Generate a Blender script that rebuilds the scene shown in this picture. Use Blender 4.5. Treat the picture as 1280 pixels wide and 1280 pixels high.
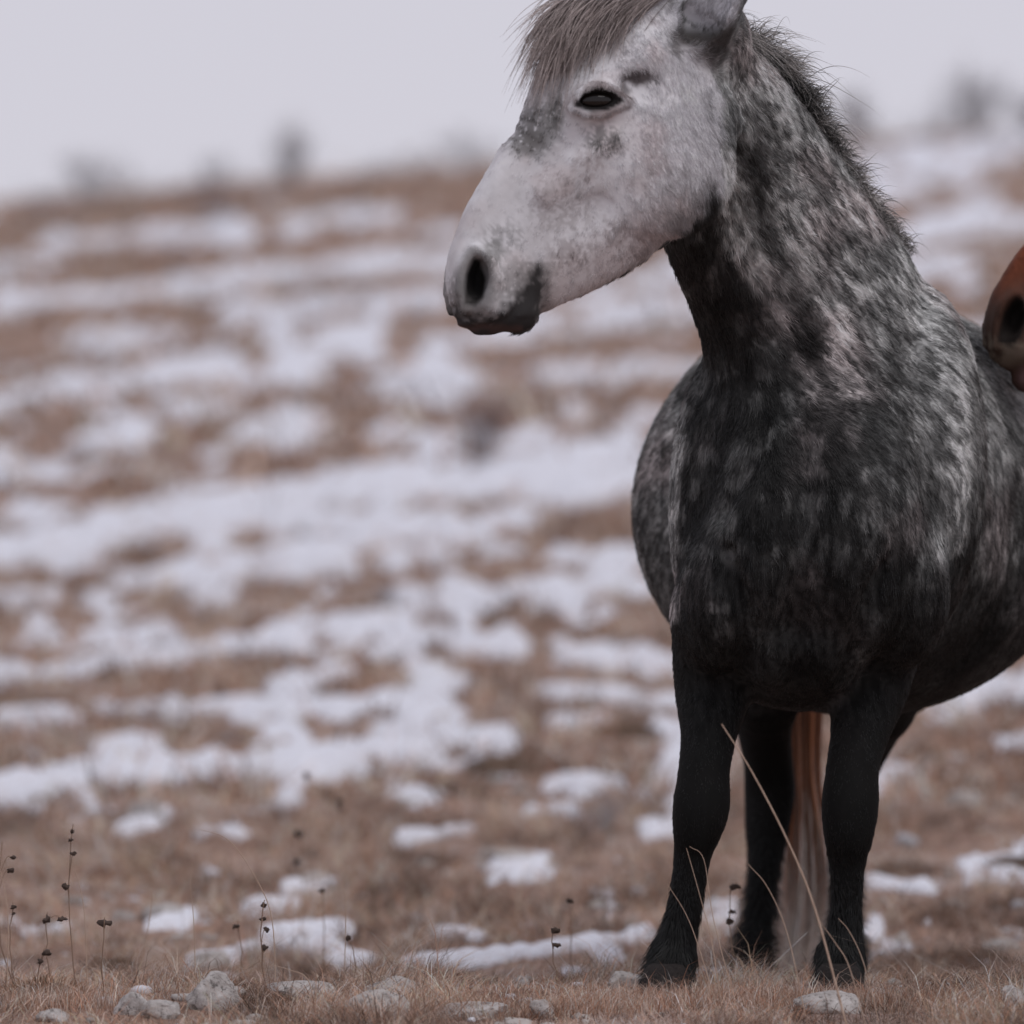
import bpy, bmesh, math, random
import numpy as np
from mathutils import Vector, Matrix

for _o in list(bpy.data.objects):
    bpy.data.objects.remove(_o)
SC = bpy.context.scene
COL = SC.collection
# ------------------------------------------------------------------ camera
EYE = 0.884                 # lens height above the turf under the horse, metres
FPX = 6210.0                # focal length in photograph pixels (1280 wide)
cam_data = bpy.data.cameras.new('camera')
cam = bpy.data.objects.new('camera', cam_data)
COL.objects.link(cam)
cam.location = (0, 0, EYE)
cam.rotation_euler = (math.radians(90), 0, 0)
cam_data.sensor_width = 36.0
cam_data.lens = 36.0 * FPX / 1280.0
cam_data.clip_start = 0.5
cam_data.clip_end = 3000
cam_data.dof.use_dof = True
cam_data.dof.focus_distance = 8.95
cam_data.dof.aperture_fstop = 2.6
SC.camera = cam
# ------------------------------------------------------------------ overcast sky
SUN_EL, SUN_AZ = math.radians(55), math.radians(140)
world = bpy.data.worlds.new('World')
SC.world = world
world.use_nodes = True
wt = world.node_tree
for n in list(wt.nodes):
    wt.nodes.remove(n)
w_out = wt.nodes.new('ShaderNodeOutputWorld')
w_sky = wt.nodes.new('ShaderNodeTexSky')
w_sky.sky_type = 'NISHITA'
w_sky.sun_disc = False
w_sky.sun_elevation = SUN_EL
w_sky.sun_rotation = SUN_AZ
w_b1 = wt.nodes.new('ShaderNodeBackground')
w_b1.inputs['Strength'].default_value = 0.05
wt.links.new(w_sky.outputs[0], w_b1.inputs[0])
w_b2 = wt.nodes.new('ShaderNodeBackground')          # the closed cloud layer
w_b2.inputs['Color'].default_value = (0.965, 0.94, 1.05, 1)
w_b2.inputs['Strength'].default_value = 0.69
w_mix = wt.nodes.new('ShaderNodeMixShader')
w_mix.inputs[0].default_value = 0.94
wt.links.new(w_b1.outputs[0], w_mix.inputs[1])
wt.links.new(w_b2.outputs[0], w_mix.inputs[2])
wt.links.new(w_mix.outputs[0], w_out.inputs[0])
sun_data = bpy.data.lights.new('sun', 'SUN')
sun_data.energy = 1.1
sun_data.angle = math.radians(30)
sun_data.color = (1.0, 0.97, 0.94)
sun = bpy.data.objects.new('sun', sun_data)
COL.objects.link(sun)
# direction towards the sun: sky rotation is measured from +Y clockwise
_sd = Vector((math.sin(SUN_AZ) * math.cos(SUN_EL), math.cos(SUN_AZ) * math.cos(SUN_EL), math.sin(SUN_EL)))
sun.rotation_euler = _sd.to_track_quat('Z', 'Y').to_euler()
sun.location = _sd * 30
# ------------------------------------------------------------------ exposure
SC.view_settings.view_transform = 'Standard'
SC.view_settings.look = 'None'
SC.view_settings.exposure = 0.0
SC.view_settings.gamma = 1.0
SC.render.engine = 'CYCLES'
SC.cycles.use_denoising = True
SC.cycles.max_bounces = 6
SC.cycles.diffuse_bounces = 4
SC.cycles.glossy_bounces = 2
SC.cycles.transmission_bounces = 2
SC.cycles.volume_bounces = 1
SC.cycles.transparent_max_bounces = 8

# ================================================================== helpers
rng = np.random.default_rng(7)
random.seed(7)

def W(u, v, y):
    """a point seen at photograph pixel (u, v) that stands y metres away"""
    return np.array([(u - 640.0) * y / FPX, y, EYE + (640.0 - v) * y / FPX])

def tag(o, label=None, cat=None, group=None, kind=None):
    if label: o['label'] = label
    if cat: o['category'] = cat
    if group: o['group'] = group
    if kind: o['kind'] = kind
    return o

def empty(name, loc=(0, 0, 0)):
    o = bpy.data.objects.new(name, None)
    o.empty_display_size = 0.1
    o.location = loc
    COL.objects.link(o)
    return o

def mesh_obj(name, verts, faces, mat=None, parent=None, smooth=True, loc=None, attr=None):
    """faces: (n,3) or (n,4) int array, or a list of lists. attr: {name: (n,3) colours}"""
    me = bpy.data.meshes.new(name)
    verts = np.asarray(verts, dtype=np.float32)
    if loc is not None:
        verts = verts - np.asarray(loc, dtype=np.float32)
    if isinstance(faces, np.ndarray):
        nf, k = faces.shape
        me.vertices.add(len(verts)); me.vertices.foreach_set('co', verts.ravel())
        me.loops.add(nf * k); me.loops.foreach_set('vertex_index', faces.astype(np.int32).ravel())
        me.polygons.add(nf)
        me.polygons.foreach_set('loop_start', np.arange(0, nf * k, k, dtype=np.int32))
        me.update(calc_edges=True)
    else:
        me.from_pydata([tuple(map(float, v)) for v in verts], [], faces)
    if smooth:
        me.polygons.foreach_set('use_smooth', np.ones(len(me.polygons), dtype=bool))
    if attr:
        for an, av in attr.items():
            a = me.attributes.new(an, 'FLOAT_COLOR', 'POINT')
            c = np.ones((len(verts), 4), dtype=np.float32); c[:, :3] = av
            a.data.foreach_set('color', c.ravel())
    if mat: me.materials.append(mat)
    o = bpy.data.objects.new(name, me)
    COL.objects.link(o)
    if loc is not None: o.location = loc
    if parent is not None:
        o.parent = parent
        if loc is None: o.location = -Vector(parent.location)
        else: o.location = Vector(loc) - Vector(parent.location)
    return o

def hair_obj(name, pts, rad, col, mat, parent=None):
    """pts (n,k,3) strands as one hair-curves object; rad (n,k); col (n,3)"""
    n, k, _ = pts.shape
    hc = bpy.data.hair_curves.new(name)
    hc.add_curves([k] * n)
    off = np.array(parent.location, dtype=np.float32) if parent is not None else 0
    p = (pts - off).astype(np.float32)
    hc.attributes['position'].data.foreach_set('vector', p.ravel())
    r = hc.attributes.get('radius') or hc.attributes.new('radius', 'FLOAT', 'POINT')
    r.data.foreach_set('value', rad.astype(np.float32).ravel())
    if col.ndim == 3: col = col.reshape(-1, 3)
    a = hc.attributes.new('coat', 'FLOAT_COLOR', 'CURVE' if len(col) == n else 'POINT')
    c = np.ones((len(col), 4), dtype=np.float32); c[:, :3] = col
    a.data.foreach_set('color', c.ravel())
    hc.materials.append(mat)
    o = bpy.data.objects.new(name, hc)
    COL.objects.link(o)
    if parent is not None: o.parent = parent
    return o

# ---- value noise (numpy), used for coat pattern, terrain and snow
_PERM = np.random.default_rng(11).permutation(256).astype(np.int32)
_VAL = np.random.default_rng(12).random(256).astype(np.float32)

def _hash(ix, iy, iz):
    return _PERM[(_PERM[(_PERM[ix & 255] + iy) & 255] + iz) & 255]

def vnoise(p):
    p = np.asarray(p, dtype=np.float32)
    i = np.floor(p).astype(np.int32)
    f = p - i
    f = f * f * f * (f * (f * 6 - 15) + 10)
    r = 0
    for dx in (0, 1):
        wx = f[:, 0] if dx else 1 - f[:, 0]
        for dy in (0, 1):
            wy = f[:, 1] if dy else 1 - f[:, 1]
            for dz in (0, 1):
                wz = f[:, 2] if dz else 1 - f[:, 2]
                r = r + wx * wy * wz * _VAL[_hash(i[:, 0] + dx, i[:, 1] + dy, i[:, 2] + dz)]
    return r

def fbm(p, octaves=4, gain=0.5, lac=2.03):
    p = np.asarray(p, dtype=np.float32)
    s, a, t = 0, 1.0, 0
    for o in range(octaves):
        s = s + a * vnoise(p + 17.3 * o); t += a
        p = p * lac; a *= gain
    return s / t

def cells(p, jitter=0.85, axes=(1, 1, 1)):
    """distance to the nearest jittered cell point, and that cell's random value"""
    p = np.asarray(p, dtype=np.float32)
    i = np.floor(p).astype(np.int32)
    best = np.full(len(p), 9.0, dtype=np.float32); rv = np.zeros(len(p), dtype=np.float32)
    for dx in (-1, 0, 1):
        for dy in (-1, 0, 1):
            for dz in (-1, 0, 1):
                c = i + np.array([dx, dy, dz])
                h = _hash(c[:, 0], c[:, 1], c[:, 2])
                o = np.stack([_VAL[h], _VAL[(h * 7 + 31) & 255], _VAL[(h * 13 + 91) & 255]], 1)
                d = np.linalg.norm((c + 0.5 + jitter * (o - 0.5) - p) * np.array(axes), axis=1)
                m = d < best
                best[m] = d[m]; rv[m] = _VAL[(h[m] * 29 + 57) & 255]
    return best, rv

def sstep(a, b, x):
    t = np.clip((x - a) / (b - a), 0, 1)
    return t * t * (3 - 2 * t)

# ---- materials
def new_mat(name):
    m = bpy.data.materials.new(name); m.use_nodes = True
    nt = m.node_tree
    return m, nt, nt.nodes['Principled BSDF']

def ramp(nt, fac, stops):
    r = nt.nodes.new('ShaderNodeValToRGB')
    while len(r.color_ramp.elements) < len(stops): r.color_ramp.elements.new(0.5)
    for e, (p, c) in zip(r.color_ramp.elements, stops):
        e.position = p; e.color = (*c, 1)
    nt.links.new(fac, r.inputs[0])
    return r.outputs[0]

def noise(nt, scale, detail=4, rough=0.55, vec=None):
    n = nt.nodes.new('ShaderNodeTexNoise')
    n.inputs['Scale'].default_value = scale
    n.inputs['Detail'].default_value = detail
    n.inputs['Roughness'].default_value = rough
    if vec is not None: nt.links.new(vec, n.inputs['Vector'])
    return n.outputs['Fac']

def bump(nt, h, bsdf, strength=0.3, dist=0.01):
    b = nt.nodes.new('ShaderNodeBump')
    b.inputs['Strength'].default_value = strength
    b.inputs['Distance'].default_value = dist
    nt.links.new(h, b.inputs['Height'])
    nt.links.new(b.outputs[0], bsdf.inputs['Normal'])

def attr_mat(name, attr='coat', rough=0.75, spec=0.2):
    m, nt, b = new_mat(name)
    a = nt.nodes.new('ShaderNodeAttribute'); a.attribute_name = attr
    nt.links.new(a.outputs['Color'], b.inputs['Base Color'])
    b.inputs['Roughness'].default_value = rough
    b.inputs['Specular IOR Level'].default_value = spec
    return m

# ================================================================== the hillside
_PY = np.array([0, 4, 7, 8.6, 9.3, 10.2, 11.2, 13, 16, 22, 30, 50, 80, 100, 140, 260, 500, 1500], float)
_PZ = np.array([-.35, -.15, -.03, 0, -.005, -.115, -.11, -.06, .05, .50, 1.08, 2.84, 6.25, 7.65, 8.6, 4, -12, -60], float)
def _pchip(xq):
    h = np.diff(_PY); dl = np.diff(_PZ) / h
    m = np.zeros(len(_PY)); m[0], m[-1] = dl[0], dl[-1]
    for i in range(1, len(_PY) - 1):
        m[i] = 0 if dl[i - 1] * dl[i] <= 0 else 2 * dl[i - 1] * dl[i] / (dl[i - 1] + dl[i])
    i = np.clip(np.searchsorted(_PY, xq) - 1, 0, len(h) - 1)
    t = np.clip((xq - _PY[i]) / h[i], 0, 1)
    return ((1 + 2 * t) * (1 - t) ** 2 * _PZ[i] + t * (1 - t) ** 2 * h[i] * m[i] + t * t * (3 - 2 * t) * _PZ[i + 1] + t * t * (t - 1) * h[i] * m[i + 1])

def ground_z(x, y):
    x = np.asarray(x, float); y = np.asarray(y, float)
    sh = x.shape; x = x.ravel(); y = y.ravel()
    o = np.zeros_like(x)
    z = _pchip(y) + .072 * x * sstep(11, 24, y) * np.exp(-(np.abs(x) / 40) ** 2)
    z = z + .05 * sstep(10.5, 14, y) * (fbm(np.stack([x * .55, y * .5, o], 1), 3) - .5) * 2
    z = z + .030 * (fbm(np.stack([x * 3.2, y * 3.2, o + 3], 1), 3) - .5) * np.where(y < 10.6, .7, 1.3)
    far = sstep(20, 60, y)
    z = z + far * .55 * (fbm(np.stack([x * .14, y * .10, o + 9], 1), 3) - .5) * 2
    return z.reshape(sh)

def ground_hit(u, v):
    """where the line of sight through a pixel of the photograph meets the hillside"""
    ys = np.concatenate([np.linspace(8.2, 14, 300), np.geomspace(14.05, 160, 700)])
    xs = (u - 640) * ys / FPX; zs = EYE + (640 - v) * ys / FPX
    d = zs - ground_z(xs, ys)
    i = np.nonzero(d < 0)[0]
    if len(i) == 0: return None
    i = i[0]
    return np.array([xs[i], ys[i], ground_z(xs[i:i + 1], ys[i:i + 1])[0]])

# ground sheet, tessellated finer where it is near
_rows = np.concatenate([np.linspace(2, 8, 20, endpoint=False), np.linspace(8, 14, 260, endpoint=False), np.geomspace(14, 120, 260, endpoint=False), np.geomspace(120, 1500, 40)])
_cols = np.concatenate([-np.geomspace(40, .45, 60)[:-1], np.linspace(-.45, .45, 420), np.geomspace(.45, 40, 60)[1:]])
def fan(rows, cols):
    r, c = np.meshgrid(rows, cols, indexing='ij')
    x = c * np.minimum(r, 60) * (1 + 0 * r) ; y = r
    n, m = r.shape
    i = np.arange(n * m).reshape(n, m)
    q = np.stack([i[:-1, :-1], i[:-1, 1:], i[1:, 1:], i[1:, :-1]], -1).reshape(-1, 4)
    return x, y, q
_gx, _gy, _gq = fan(_rows, _cols)
_gz = ground_z(_gx, _gy)
M_GROUND, _nt, _b = new_mat('dry_turf')
_tc = _nt.nodes.new('ShaderNodeTexCoord')
_n1 = noise(_nt, .9, 6, .62, _tc.outputs['Object'])
_n2 = noise(_nt, 14, 6, .7, _tc.outputs['Object'])
_n3 = noise(_nt, 90, 4, .7, _tc.outputs['Object'])
_c1 = ramp(_nt, _n2, [(.30, (.055, .036, .026)), (.46, (.20, .130, .092)), (.62, (.40, .275, .205)), (.78, (.50, .40, .33))])
_c2 = ramp(_nt, _n1, [(.36, (.25, .150, .122)), (.5, (.42, .302, .265)), (.62, (.52, .42, .40))])  # broad turf tones, with haze and frost painted into the colour
_mx = _nt.nodes.new('ShaderNodeMix'); _mx.data_type = 'RGBA'; _mx.inputs[0].default_value = .5
_nt.links.new(_c1, _mx.inputs[6]); _nt.links.new(_c2, _mx.inputs[7])
_nt.links.new(_mx.outputs[2], _b.inputs['Base Color'])
_b.inputs['Roughness'].default_value = .95; _b.inputs['Specular IOR Level'].default_value = .1
bump(_nt, _n3, _b, .6, .02)
ground = mesh_obj('ground', np.stack([_gx.ravel(), _gy.ravel(), _gz.ravel()], 1), _gq, M_GROUND)
tag(ground, 'brown dry turf hillside rising to the skyline', None, None, 'structure')

# ---- snow lying in patches and drifts: (u, v, half width, half height) chains measured on the hillside
SNOW_LINES = [
    ([(-60, 992), (120, 975), (300, 957), (480, 940), (625, 925)], 21), ([(690, 908), (755, 902)], 10), ([(0, 905), (95, 900)], 15), ([(130, 890), (300, 885), (440, 884), (530, 872)], 15),
    ([(345, 858), (430, 845)], 14), ([(60, 842), (180, 828), (300, 808), (400, 790), (478, 774)], 15), ([(500, 795), (570, 803), (640, 808)], 17), ([(700, 815), (770, 828), (850, 838)], 18),
    ([(690, 868), (760, 872), (850, 880)], 15), ([(500, 752), (620, 746), (720, 740), (800, 738)], 17), ([(215, 722), (310, 716), (415, 716)], 22), ([(30, 690), (120, 668), (260, 640), (400, 622), (560, 612), (700, 605), (800, 600)], 34),
    ([(180, 655), (330, 648), (480, 655), (600, 668)], 24), ([(620, 585), (700, 575), (790, 565)], 24), ([(-20, 600), (60, 592)], 12), ([(110, 555), (180, 550)], 13), ([(315, 542), (365, 540)], 17), ([(530, 482), (562, 480)], 14),
    ([(0, 502), (60, 495), (135, 482)], 20), ([(195, 462), (290, 455)], 20), ([(300, 478), (400, 468)], 16), ([(370, 442), (465, 425)], 18), ([(285, 392), (400, 384), (550, 376)], 15), ([(0, 380), (90, 372), (215, 362)], 15),
    ([(230, 352), (350, 340), (470, 332), (580, 328)], 15), ([(740, 402), (800, 398), (870, 396)], 18), ([(200, 296), (250, 288), (305, 292)], 15), ([(60, 306), (160, 298)], 12), ([(370, 280), (430, 270), (500, 268)], 11), ([(520, 296), (570, 292)], 9),
    ([(100, 432), (180, 430)], 13), ([(1060, 200), (1160, 190), (1300, 176)], 15), ([(1110, 292), (1200, 285), (1300, 278)], 17), ([(1120, 340), (1190, 328)], 14), ([(1160, 880), (1230, 862), (1320, 848)], 26), ([(1245, 932), (1310, 930)], 13),
    ([(690, 988), (770, 980)], 11), ([(620, 1090), (675, 1082)], 9), ([(355, 1112), (415, 1110)], 8), ([(318, 1136), (365, 1134)], 9), ([(330, 1166), (400, 1164), (440, 1168)], 12), ([(250, 1200), (330, 1190), (400, 1192), (455, 1204)], 13),
    ([(510, 1208), (580, 1200), (650, 1192), (700, 1186)], 10), ([(690, 1190), (760, 1178), (815, 1170)], 9), ([(545, 1168), (600, 1176)], 6), ([(185, 1158), (235, 1150)], 10), ([(500, 1052), (590, 1040)], 8), ([(1085, 1108), (1160, 1112)], 8), ([(860, 1222), (905, 1224)], 6),
    ([(1110, 1188), (1135, 1188)], 8), ([(40, 1168), (85, 1164)], 6), ([(150, 1040), (210, 1020)], 9), ([(690, 1012), (710, 1015)], 7), ([(60, 750), (10, 745)], 14), ([(540, 430), (590, 428)], 10), ([(600, 540), (560, 545)], 9), ([(480, 540), (500, 545)], 9), ([(0, 330), (40, 335)], 8),
    ([(700, 700), (790, 690)], 13), ([(240, 520), (280, 512)], 10), ([(20, 640), (60, 640)], 20), ([(1080, 245), (1130, 250)], 7), ([(420, 945), (600, 960)], 9), ([(960, 410), (1280, 420)], 10), ([(900, 640), (1300, 600)], 22), ([(900, 760), (1300, 740)], 16),
    ([(-300, 1010), (-60, 992)], 18), ([(1320, 848), (1560, 830)], 24), ([(1300, 176), (1600, 160)], 14), ([(-350, 700), (0, 690)], 26)]
_SEG = []
for _pts, _hh in SNOW_LINES:
    _hh = _hh * .80
    _G = [ground_hit(u, v) for u, v in _pts]; _A = [ground_hit(u, v - _hh) for u, v in _pts]; _B = [ground_hit(u, v + _hh) for u, v in _pts]
    if any(g is None for g in _G + _B): continue
    _A = [a if a is not None else g * np.array([1, 1.06, 1]) for a, g in zip(_A, _G)]
    for i in range(len(_G) - 1):
        _SEG.append((_G[i], _G[i + 1], .5 * (_A[i][1] - _B[i][1]), .5 * (_A[i + 1][1] - _B[i + 1][1]), _hh * _G[i][1] / FPX * 1.2))

def snow_depth(x, y):
    """metres of snow above the turf (negative: none)"""
    x = np.asarray(x, float); y = np.asarray(y, float)
    q = np.stack([x.ravel(), y.ravel()], 1)
    best = np.full(len(q), -1.0)
    fx = 26 / np.maximum(q[:, 1], 9)                   # melt pattern is coarser on the far slope
    wob = fbm(np.stack([q[:, 0] * 2.2 * fx ** .6, q[:, 1] * 2.2 * fx ** .6, 0 * q[:, 0]], 1), 4) - .5
    wob2 = fbm(np.stack([q[:, 0] * 9 * fx ** .8, q[:, 1] * 11 * fx ** .8, 0 * q[:, 0] + 5], 1), 4, .65) - .5
    for a, b, ra, rb, sw in _SEG:
        mxr = max(ra, rb, .05)
        m = (q[:, 1] > min(a[1], b[1]) - 2.2 * mxr) & (q[:, 1] < max(a[1], b[1]) + 2.2 * mxr) & (q[:, 0] > min(a[0], b[0]) - 2.2 * mxr) & (q[:, 0] < max(a[0], b[0]) + 2.2 * mxr)
        if not m.any(): continue
        k = np.array([1 / max(sw / mxr, .12), 1.0])    # snow reaches further in depth than across
        e = (b[:2] - a[:2]) * k; w = (q[m] - a[:2]) * k
        t = np.clip(w @ e / max(e @ e, 1e-9), 0, 1)
        d = np.linalg.norm(w - t[:, None] * e, axis=1) / (ra + (rb - ra) * t)
        best[m] = np.maximum(best[m], 1 - d)
    s = best + .05 * sstep(11, 18, q[:, 1]) + (.7 * wob + 2.6 * wob2) * (.55 + .45 * sstep(11, 18, q[:, 1]))
    # thin remnants between the drifts
    rem = fbm(np.stack([q[:, 0] * 2.6 * fx, q[:, 1] * 2.6 * fx ** .8, 0 * q[:, 0] + 21], 1), 5, .62) - .572 - .3 * sstep(11.0, 9.3, q[:, 1]) - .075 * sstep(20, 13, q[:, 1]) - .02 - .16 * sstep(58, 70, q[:, 1]) * sstep(3, -1, q[:, 0])
    s = np.maximum(s, rem * 3.0)
    d = np.where(s > 0, .006 + .026 * np.clip(s, 0, 1) ** .7 * (.4 + .6 * sstep(9, 16, q[:, 1])), np.maximum(-.05, s * .10))
    d = d + np.where(s > 0, .012, 0) * wob2
    return d.reshape(x.shape)
_rows = np.concatenate([np.linspace(9.0, 14, 190, endpoint=False), np.geomspace(14, 110, 380)])
_cols = np.linspace(-.20, .20, 480)
_sx, _sy, _sq = fan(_rows, _cols)
_sx = np.where(_sy > 60, _sx * _sy / 60, _sx)
_sd = snow_depth(_sx, _sy)
_sz = ground_z(_sx, _sy) + _sd
_keep = (_sd.ravel()[_sq] > -.02).any(1)
_sq = _sq[_keep]
_use, _inv = np.unique(_sq, return_inverse=True)
_sv = np.stack([_sx.ravel(), _sy.ravel(), _sz.ravel()], 1)[_use]
M_SNOW, _nt, _b = new_mat('old_snow')
_tc = _nt.nodes.new('ShaderNodeTexCoord')
_c = ramp(_nt, noise(_nt, 5, 5, .6, _tc.outputs['Object']), [(.3, (.60, .61, .67)), (.7, (.72, .73, .79))])
_nt.links.new(_c, _b.inputs['Base Color']); _b.inputs['Roughness'].default_value = .7
bump(_nt, noise(_nt, 60, 5, .6, _tc.outputs['Object']), _b, .35, .01)
snow = mesh_obj('snow', _sv, _inv.reshape(-1, 4), M_SNOW)
tag(snow, 'thin old snow lying in broken drifts across the hillside', 'snow', None, 'stuff')

# ---- dry grass
def blades(root, h, wd, lean, col, rs, curve=.5):
    """thin bent blades, three triangles each"""
    n = len(root)
    ang = rs.uniform(0, 2 * np.pi, n)
    side = np.stack([np.cos(ang), np.sin(ang) * .5, np.zeros(n)], 1) * wd[:, None] * .5
    up = np.array([0, 0, 1.0])
    m = root + up * (h * .58)[:, None] + lean * (h * .35)[:, None]
    t = root + up * (h * (1 - .35 * curve))[:, None] + lean * (h * 1.0)[:, None]
    V = np.stack([root - side, root + side, m - side * .8, m + side * .8, t], 1).reshape(-1, 3)
    b = np.arange(n)[:, None] * 5
    T = np.concatenate([b + np.array([0, 1, 3]), b + np.array([0, 3, 2]), b + np.array([2, 3, 4])], 1).reshape(-1, 3)
    C = np.repeat(col, 5, axis=0)
    return V, T, C
M_GRASS = attr_mat('dry_grass', rough=.8, spec=.15)
_gt = M_GRASS.node_tree; _tr = _gt.nodes.new('ShaderNodeBsdfTranslucent'); _mx = _gt.nodes.new('ShaderNodeMixShader'); _mx.inputs[0].default_value = .3
_an = [n for n in _gt.nodes if n.type == 'ATTRIBUTE'][0]
_gt.links.new(_an.outputs['Color'], _tr.inputs[0]); _gt.links.new(_gt.nodes['Principled BSDF'].outputs[0], _mx.inputs[1]); _gt.links.new(_tr.outputs[0], _mx.inputs[2])
_gt.links.new(_mx.outputs[0], _gt.nodes['Material Output'].inputs['Surface'])
GRASS_PAL = np.array([(.42, .265, .18), (.30, .185, .125), (.52, .365, .27), (.62, .49, .40), (.15, .10, .07), (.40, .215, .135), (.27, .205, .145)])
def grass_patch(n, y0, y1, half, hmin, hmax, wmin, wmax, rs, ypow=1.0):
    x = rs.uniform(-1, 1, int(n * 2.2)); y = y0 + (y1 - y0) * rs.random(len(x)) ** ypow
    x = x * half * y
    dens = fbm(np.stack([x * 5, y * 4, 0 * x + 1], 1), 3)
    sd = snow_depth(x, y)
    keep = (rs.random(len(x)) < .35 + .65 * sstep(.22, .55, dens)) & ((sd < .004) | (rs.random(len(x)) < .05))
    x, y, dens = x[keep][:n], y[keep][:n], dens[keep][:n]
    root = np.stack([x, y, ground_z(x, y) - .004], 1)
    k = len(x)
    h = rs.uniform(hmin, hmax, k) * (.5 + .9 * sstep(.38, .68, dens)) * rs.lognormal(0, .45, k)
    w = rs.uniform(wmin, wmax, k)
    a = fbm(np.stack([x * 4, y * 3, 0 * x + 8], 1), 2) * 14 + rs.normal(0, 1.3, k)
    ln = np.stack([np.cos(a), np.sin(a), 0 * a], 1) * rs.uniform(.2, 2.6, k)[:, None]
    ci = np.clip((fbm(np.stack([x * 2.2, y * 1.8, 0 * x + 30], 1), 3) * 7 + rs.normal(0, 1.9, k)), 0, 6.9).astype(int)
    pn = fbm(np.stack([x * 9, y * 6, 0 * x + 50], 1), 3); pn2 = fbm(np.stack([x * 40, y * 25, 0 * x + 60], 1), 2)
    col = GRASS_PAL[ci] * np.array([1.12, 1.14, 1.24]) * rs.lognormal(0, .30, k)[:, None] * ((.45 + 1.1 * sstep(.3, .7, pn)) * (.6 + .8 * pn2))[:, None]
    return blades(root, h, w, ln, np.clip(col, 0, .7), rs)
_rs = np.random.default_rng(5)
for _a in ((230000, 8.3, 11.2, .155, .010, .038, .0008, .0017, 1.0), (80000, 11.2, 15, .16, .018, .05, .0016, .0035, 1.0), (60000, 15, 30, .15, .03, .075, .004, .010, 1.0), (40000, 30, 90, .14, .05, .14, .015, .04, .8)):
    _v, _t, _c = grass_patch(*_a[:8], _rs, _a[8])
    tag(mesh_obj('dry_grass', _v, _t, M_GRASS, smooth=False, attr={'coat': _c}), None, None, None, 'stuff')
for _o, _l in zip([o for o in bpy.data.objects if o.name.startswith('dry_grass')],
                  ('matted dry grass around the hooves and stones', 'dry grass just beyond the horse', 'dry grass low on the snowy slope', 'dry grass high on the slope below the skyline')):
    tag(_o, _l, 'grass')

# tall tufts left ungrazed round the hooves
_n = 15000
_hub = np.array([W(u, 1250, y)[:2] for u, y in ((800, 8.95), (850, 8.9), (900, 9.0), (940, 8.9), (985, 8.95), (1030, 8.9), (1075, 8.92), (930, 9.9), (1060, 9.9), (760, 8.8), (700, 8.75), (1120, 8.9), (1200, 8.8), (20, 8.8), (90, 8.85), (420, 8.7), (560, 8.72))])
_k = _rs.integers(0, len(_hub), _n)
_xy = _hub[_k] + _rs.normal(0, .045, (_n, 2)) * np.array([1.4, 1.0])
_root = np.stack([_xy[:, 0], _xy[:, 1], ground_z(_xy[:, 0], _xy[:, 1]) - .004], 1)
_ln = _rs.normal(0, .55, (_n, 3)) * np.array([1, .6, 0]) + np.array([.1, 0, 0])
_v, _t, _c = blades(_root, _rs.uniform(.012, .055, _n) * _rs.lognormal(0, .25, _n), _rs.uniform(.0008, .0017, _n), _ln, GRASS_PAL[_rs.choice([0, 2, 3, 3, 5, 1], _n)] * np.array([1.1, 1.12, 1.2]) * _rs.lognormal(0, .25, _n)[:, None], _rs)
tag(mesh_obj('grass_tuft', _v, _t, M_GRASS, smooth=False, attr={'coat': np.clip(_c, 0, .75)}), 'longer pale grass standing round the hooves and along the bottom edge', 'grass', None, 'stuff')
# long dead blades lying tangled over the turf
_n = 9000
_y = 8.35 + 3.4 * _rs.random(_n) ** 1.3; _x = _rs.uniform(-.155, .155, _n) * _y
_cl = fbm(np.stack([_x * 3, _y * 3, 0 * _x + 90], 1), 3); _ok = _cl > .42; _x, _y = _x[_ok], _y[_ok]; _n = len(_x)
_root = np.stack([_x, _y, ground_z(_x, _y) - .003], 1)
_a = _rs.uniform(0, 6.28, _n)
_ln = np.stack([np.cos(_a), np.sin(_a), 0 * _a], 1) * _rs.uniform(.6, 2.4, _n)[:, None]
_v, _t, _c = blades(_root, _rs.uniform(.02, .06, _n), _rs.uniform(.0010, .0020, _n), _ln, GRASS_PAL[_rs.choice([2, 3, 3, 0, 5], _n)] * np.array([1.1, 1.12, 1.2]) * _rs.lognormal(0, .3, _n)[:, None], _rs, .9)
tag(mesh_obj('dead_blades', _v, _t, M_GRASS, smooth=False, attr={'coat': np.clip(_c, 0, .8)}), 'long dead grass blades lying tangled over the near turf', 'grass', None, 'stuff')
# crumbs of old snow and small stones scattered through the turf
def ico(sub):
    bm = bmesh.new(); bmesh.ops.create_icosphere(bm, subdivisions=sub, radius=1)
    bm.verts.ensure_lookup_table()
    v = np.array([q.co[:] for q in bm.verts]); f = np.array([[q.index for q in p.verts] for p in bm.faces]); bm.free()
    return v, f
_iv, _if = ico(2); _nv = len(_iv)
_m = 2000
_y = 8.5 + 9.5 * _rs.random(_m) ** 1.3; _x = _rs.uniform(-.155, .155, _m) * _y
_cl = fbm(np.stack([_x * 2.2, _y * 1.6, 0 * _x + 70], 1), 3); _ok = _cl > .48; _x, _y = _x[_ok], _y[_ok]; _m = len(_x)
_z = ground_z(_x, _y); _s = np.minimum(_rs.lognormal(-4.85, .55, _m), .020) * (_y / 9) ** .7
_an = _rs.uniform(0, 6.28, _m)[:, None]
_q = _iv[None] * (.8 + .55 * np.stack([fbm(_iv * 1.7 + 3.7 * j, 2) for j in range(24)])[_rs.integers(0, 24, _m)][:, :, None])
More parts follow.
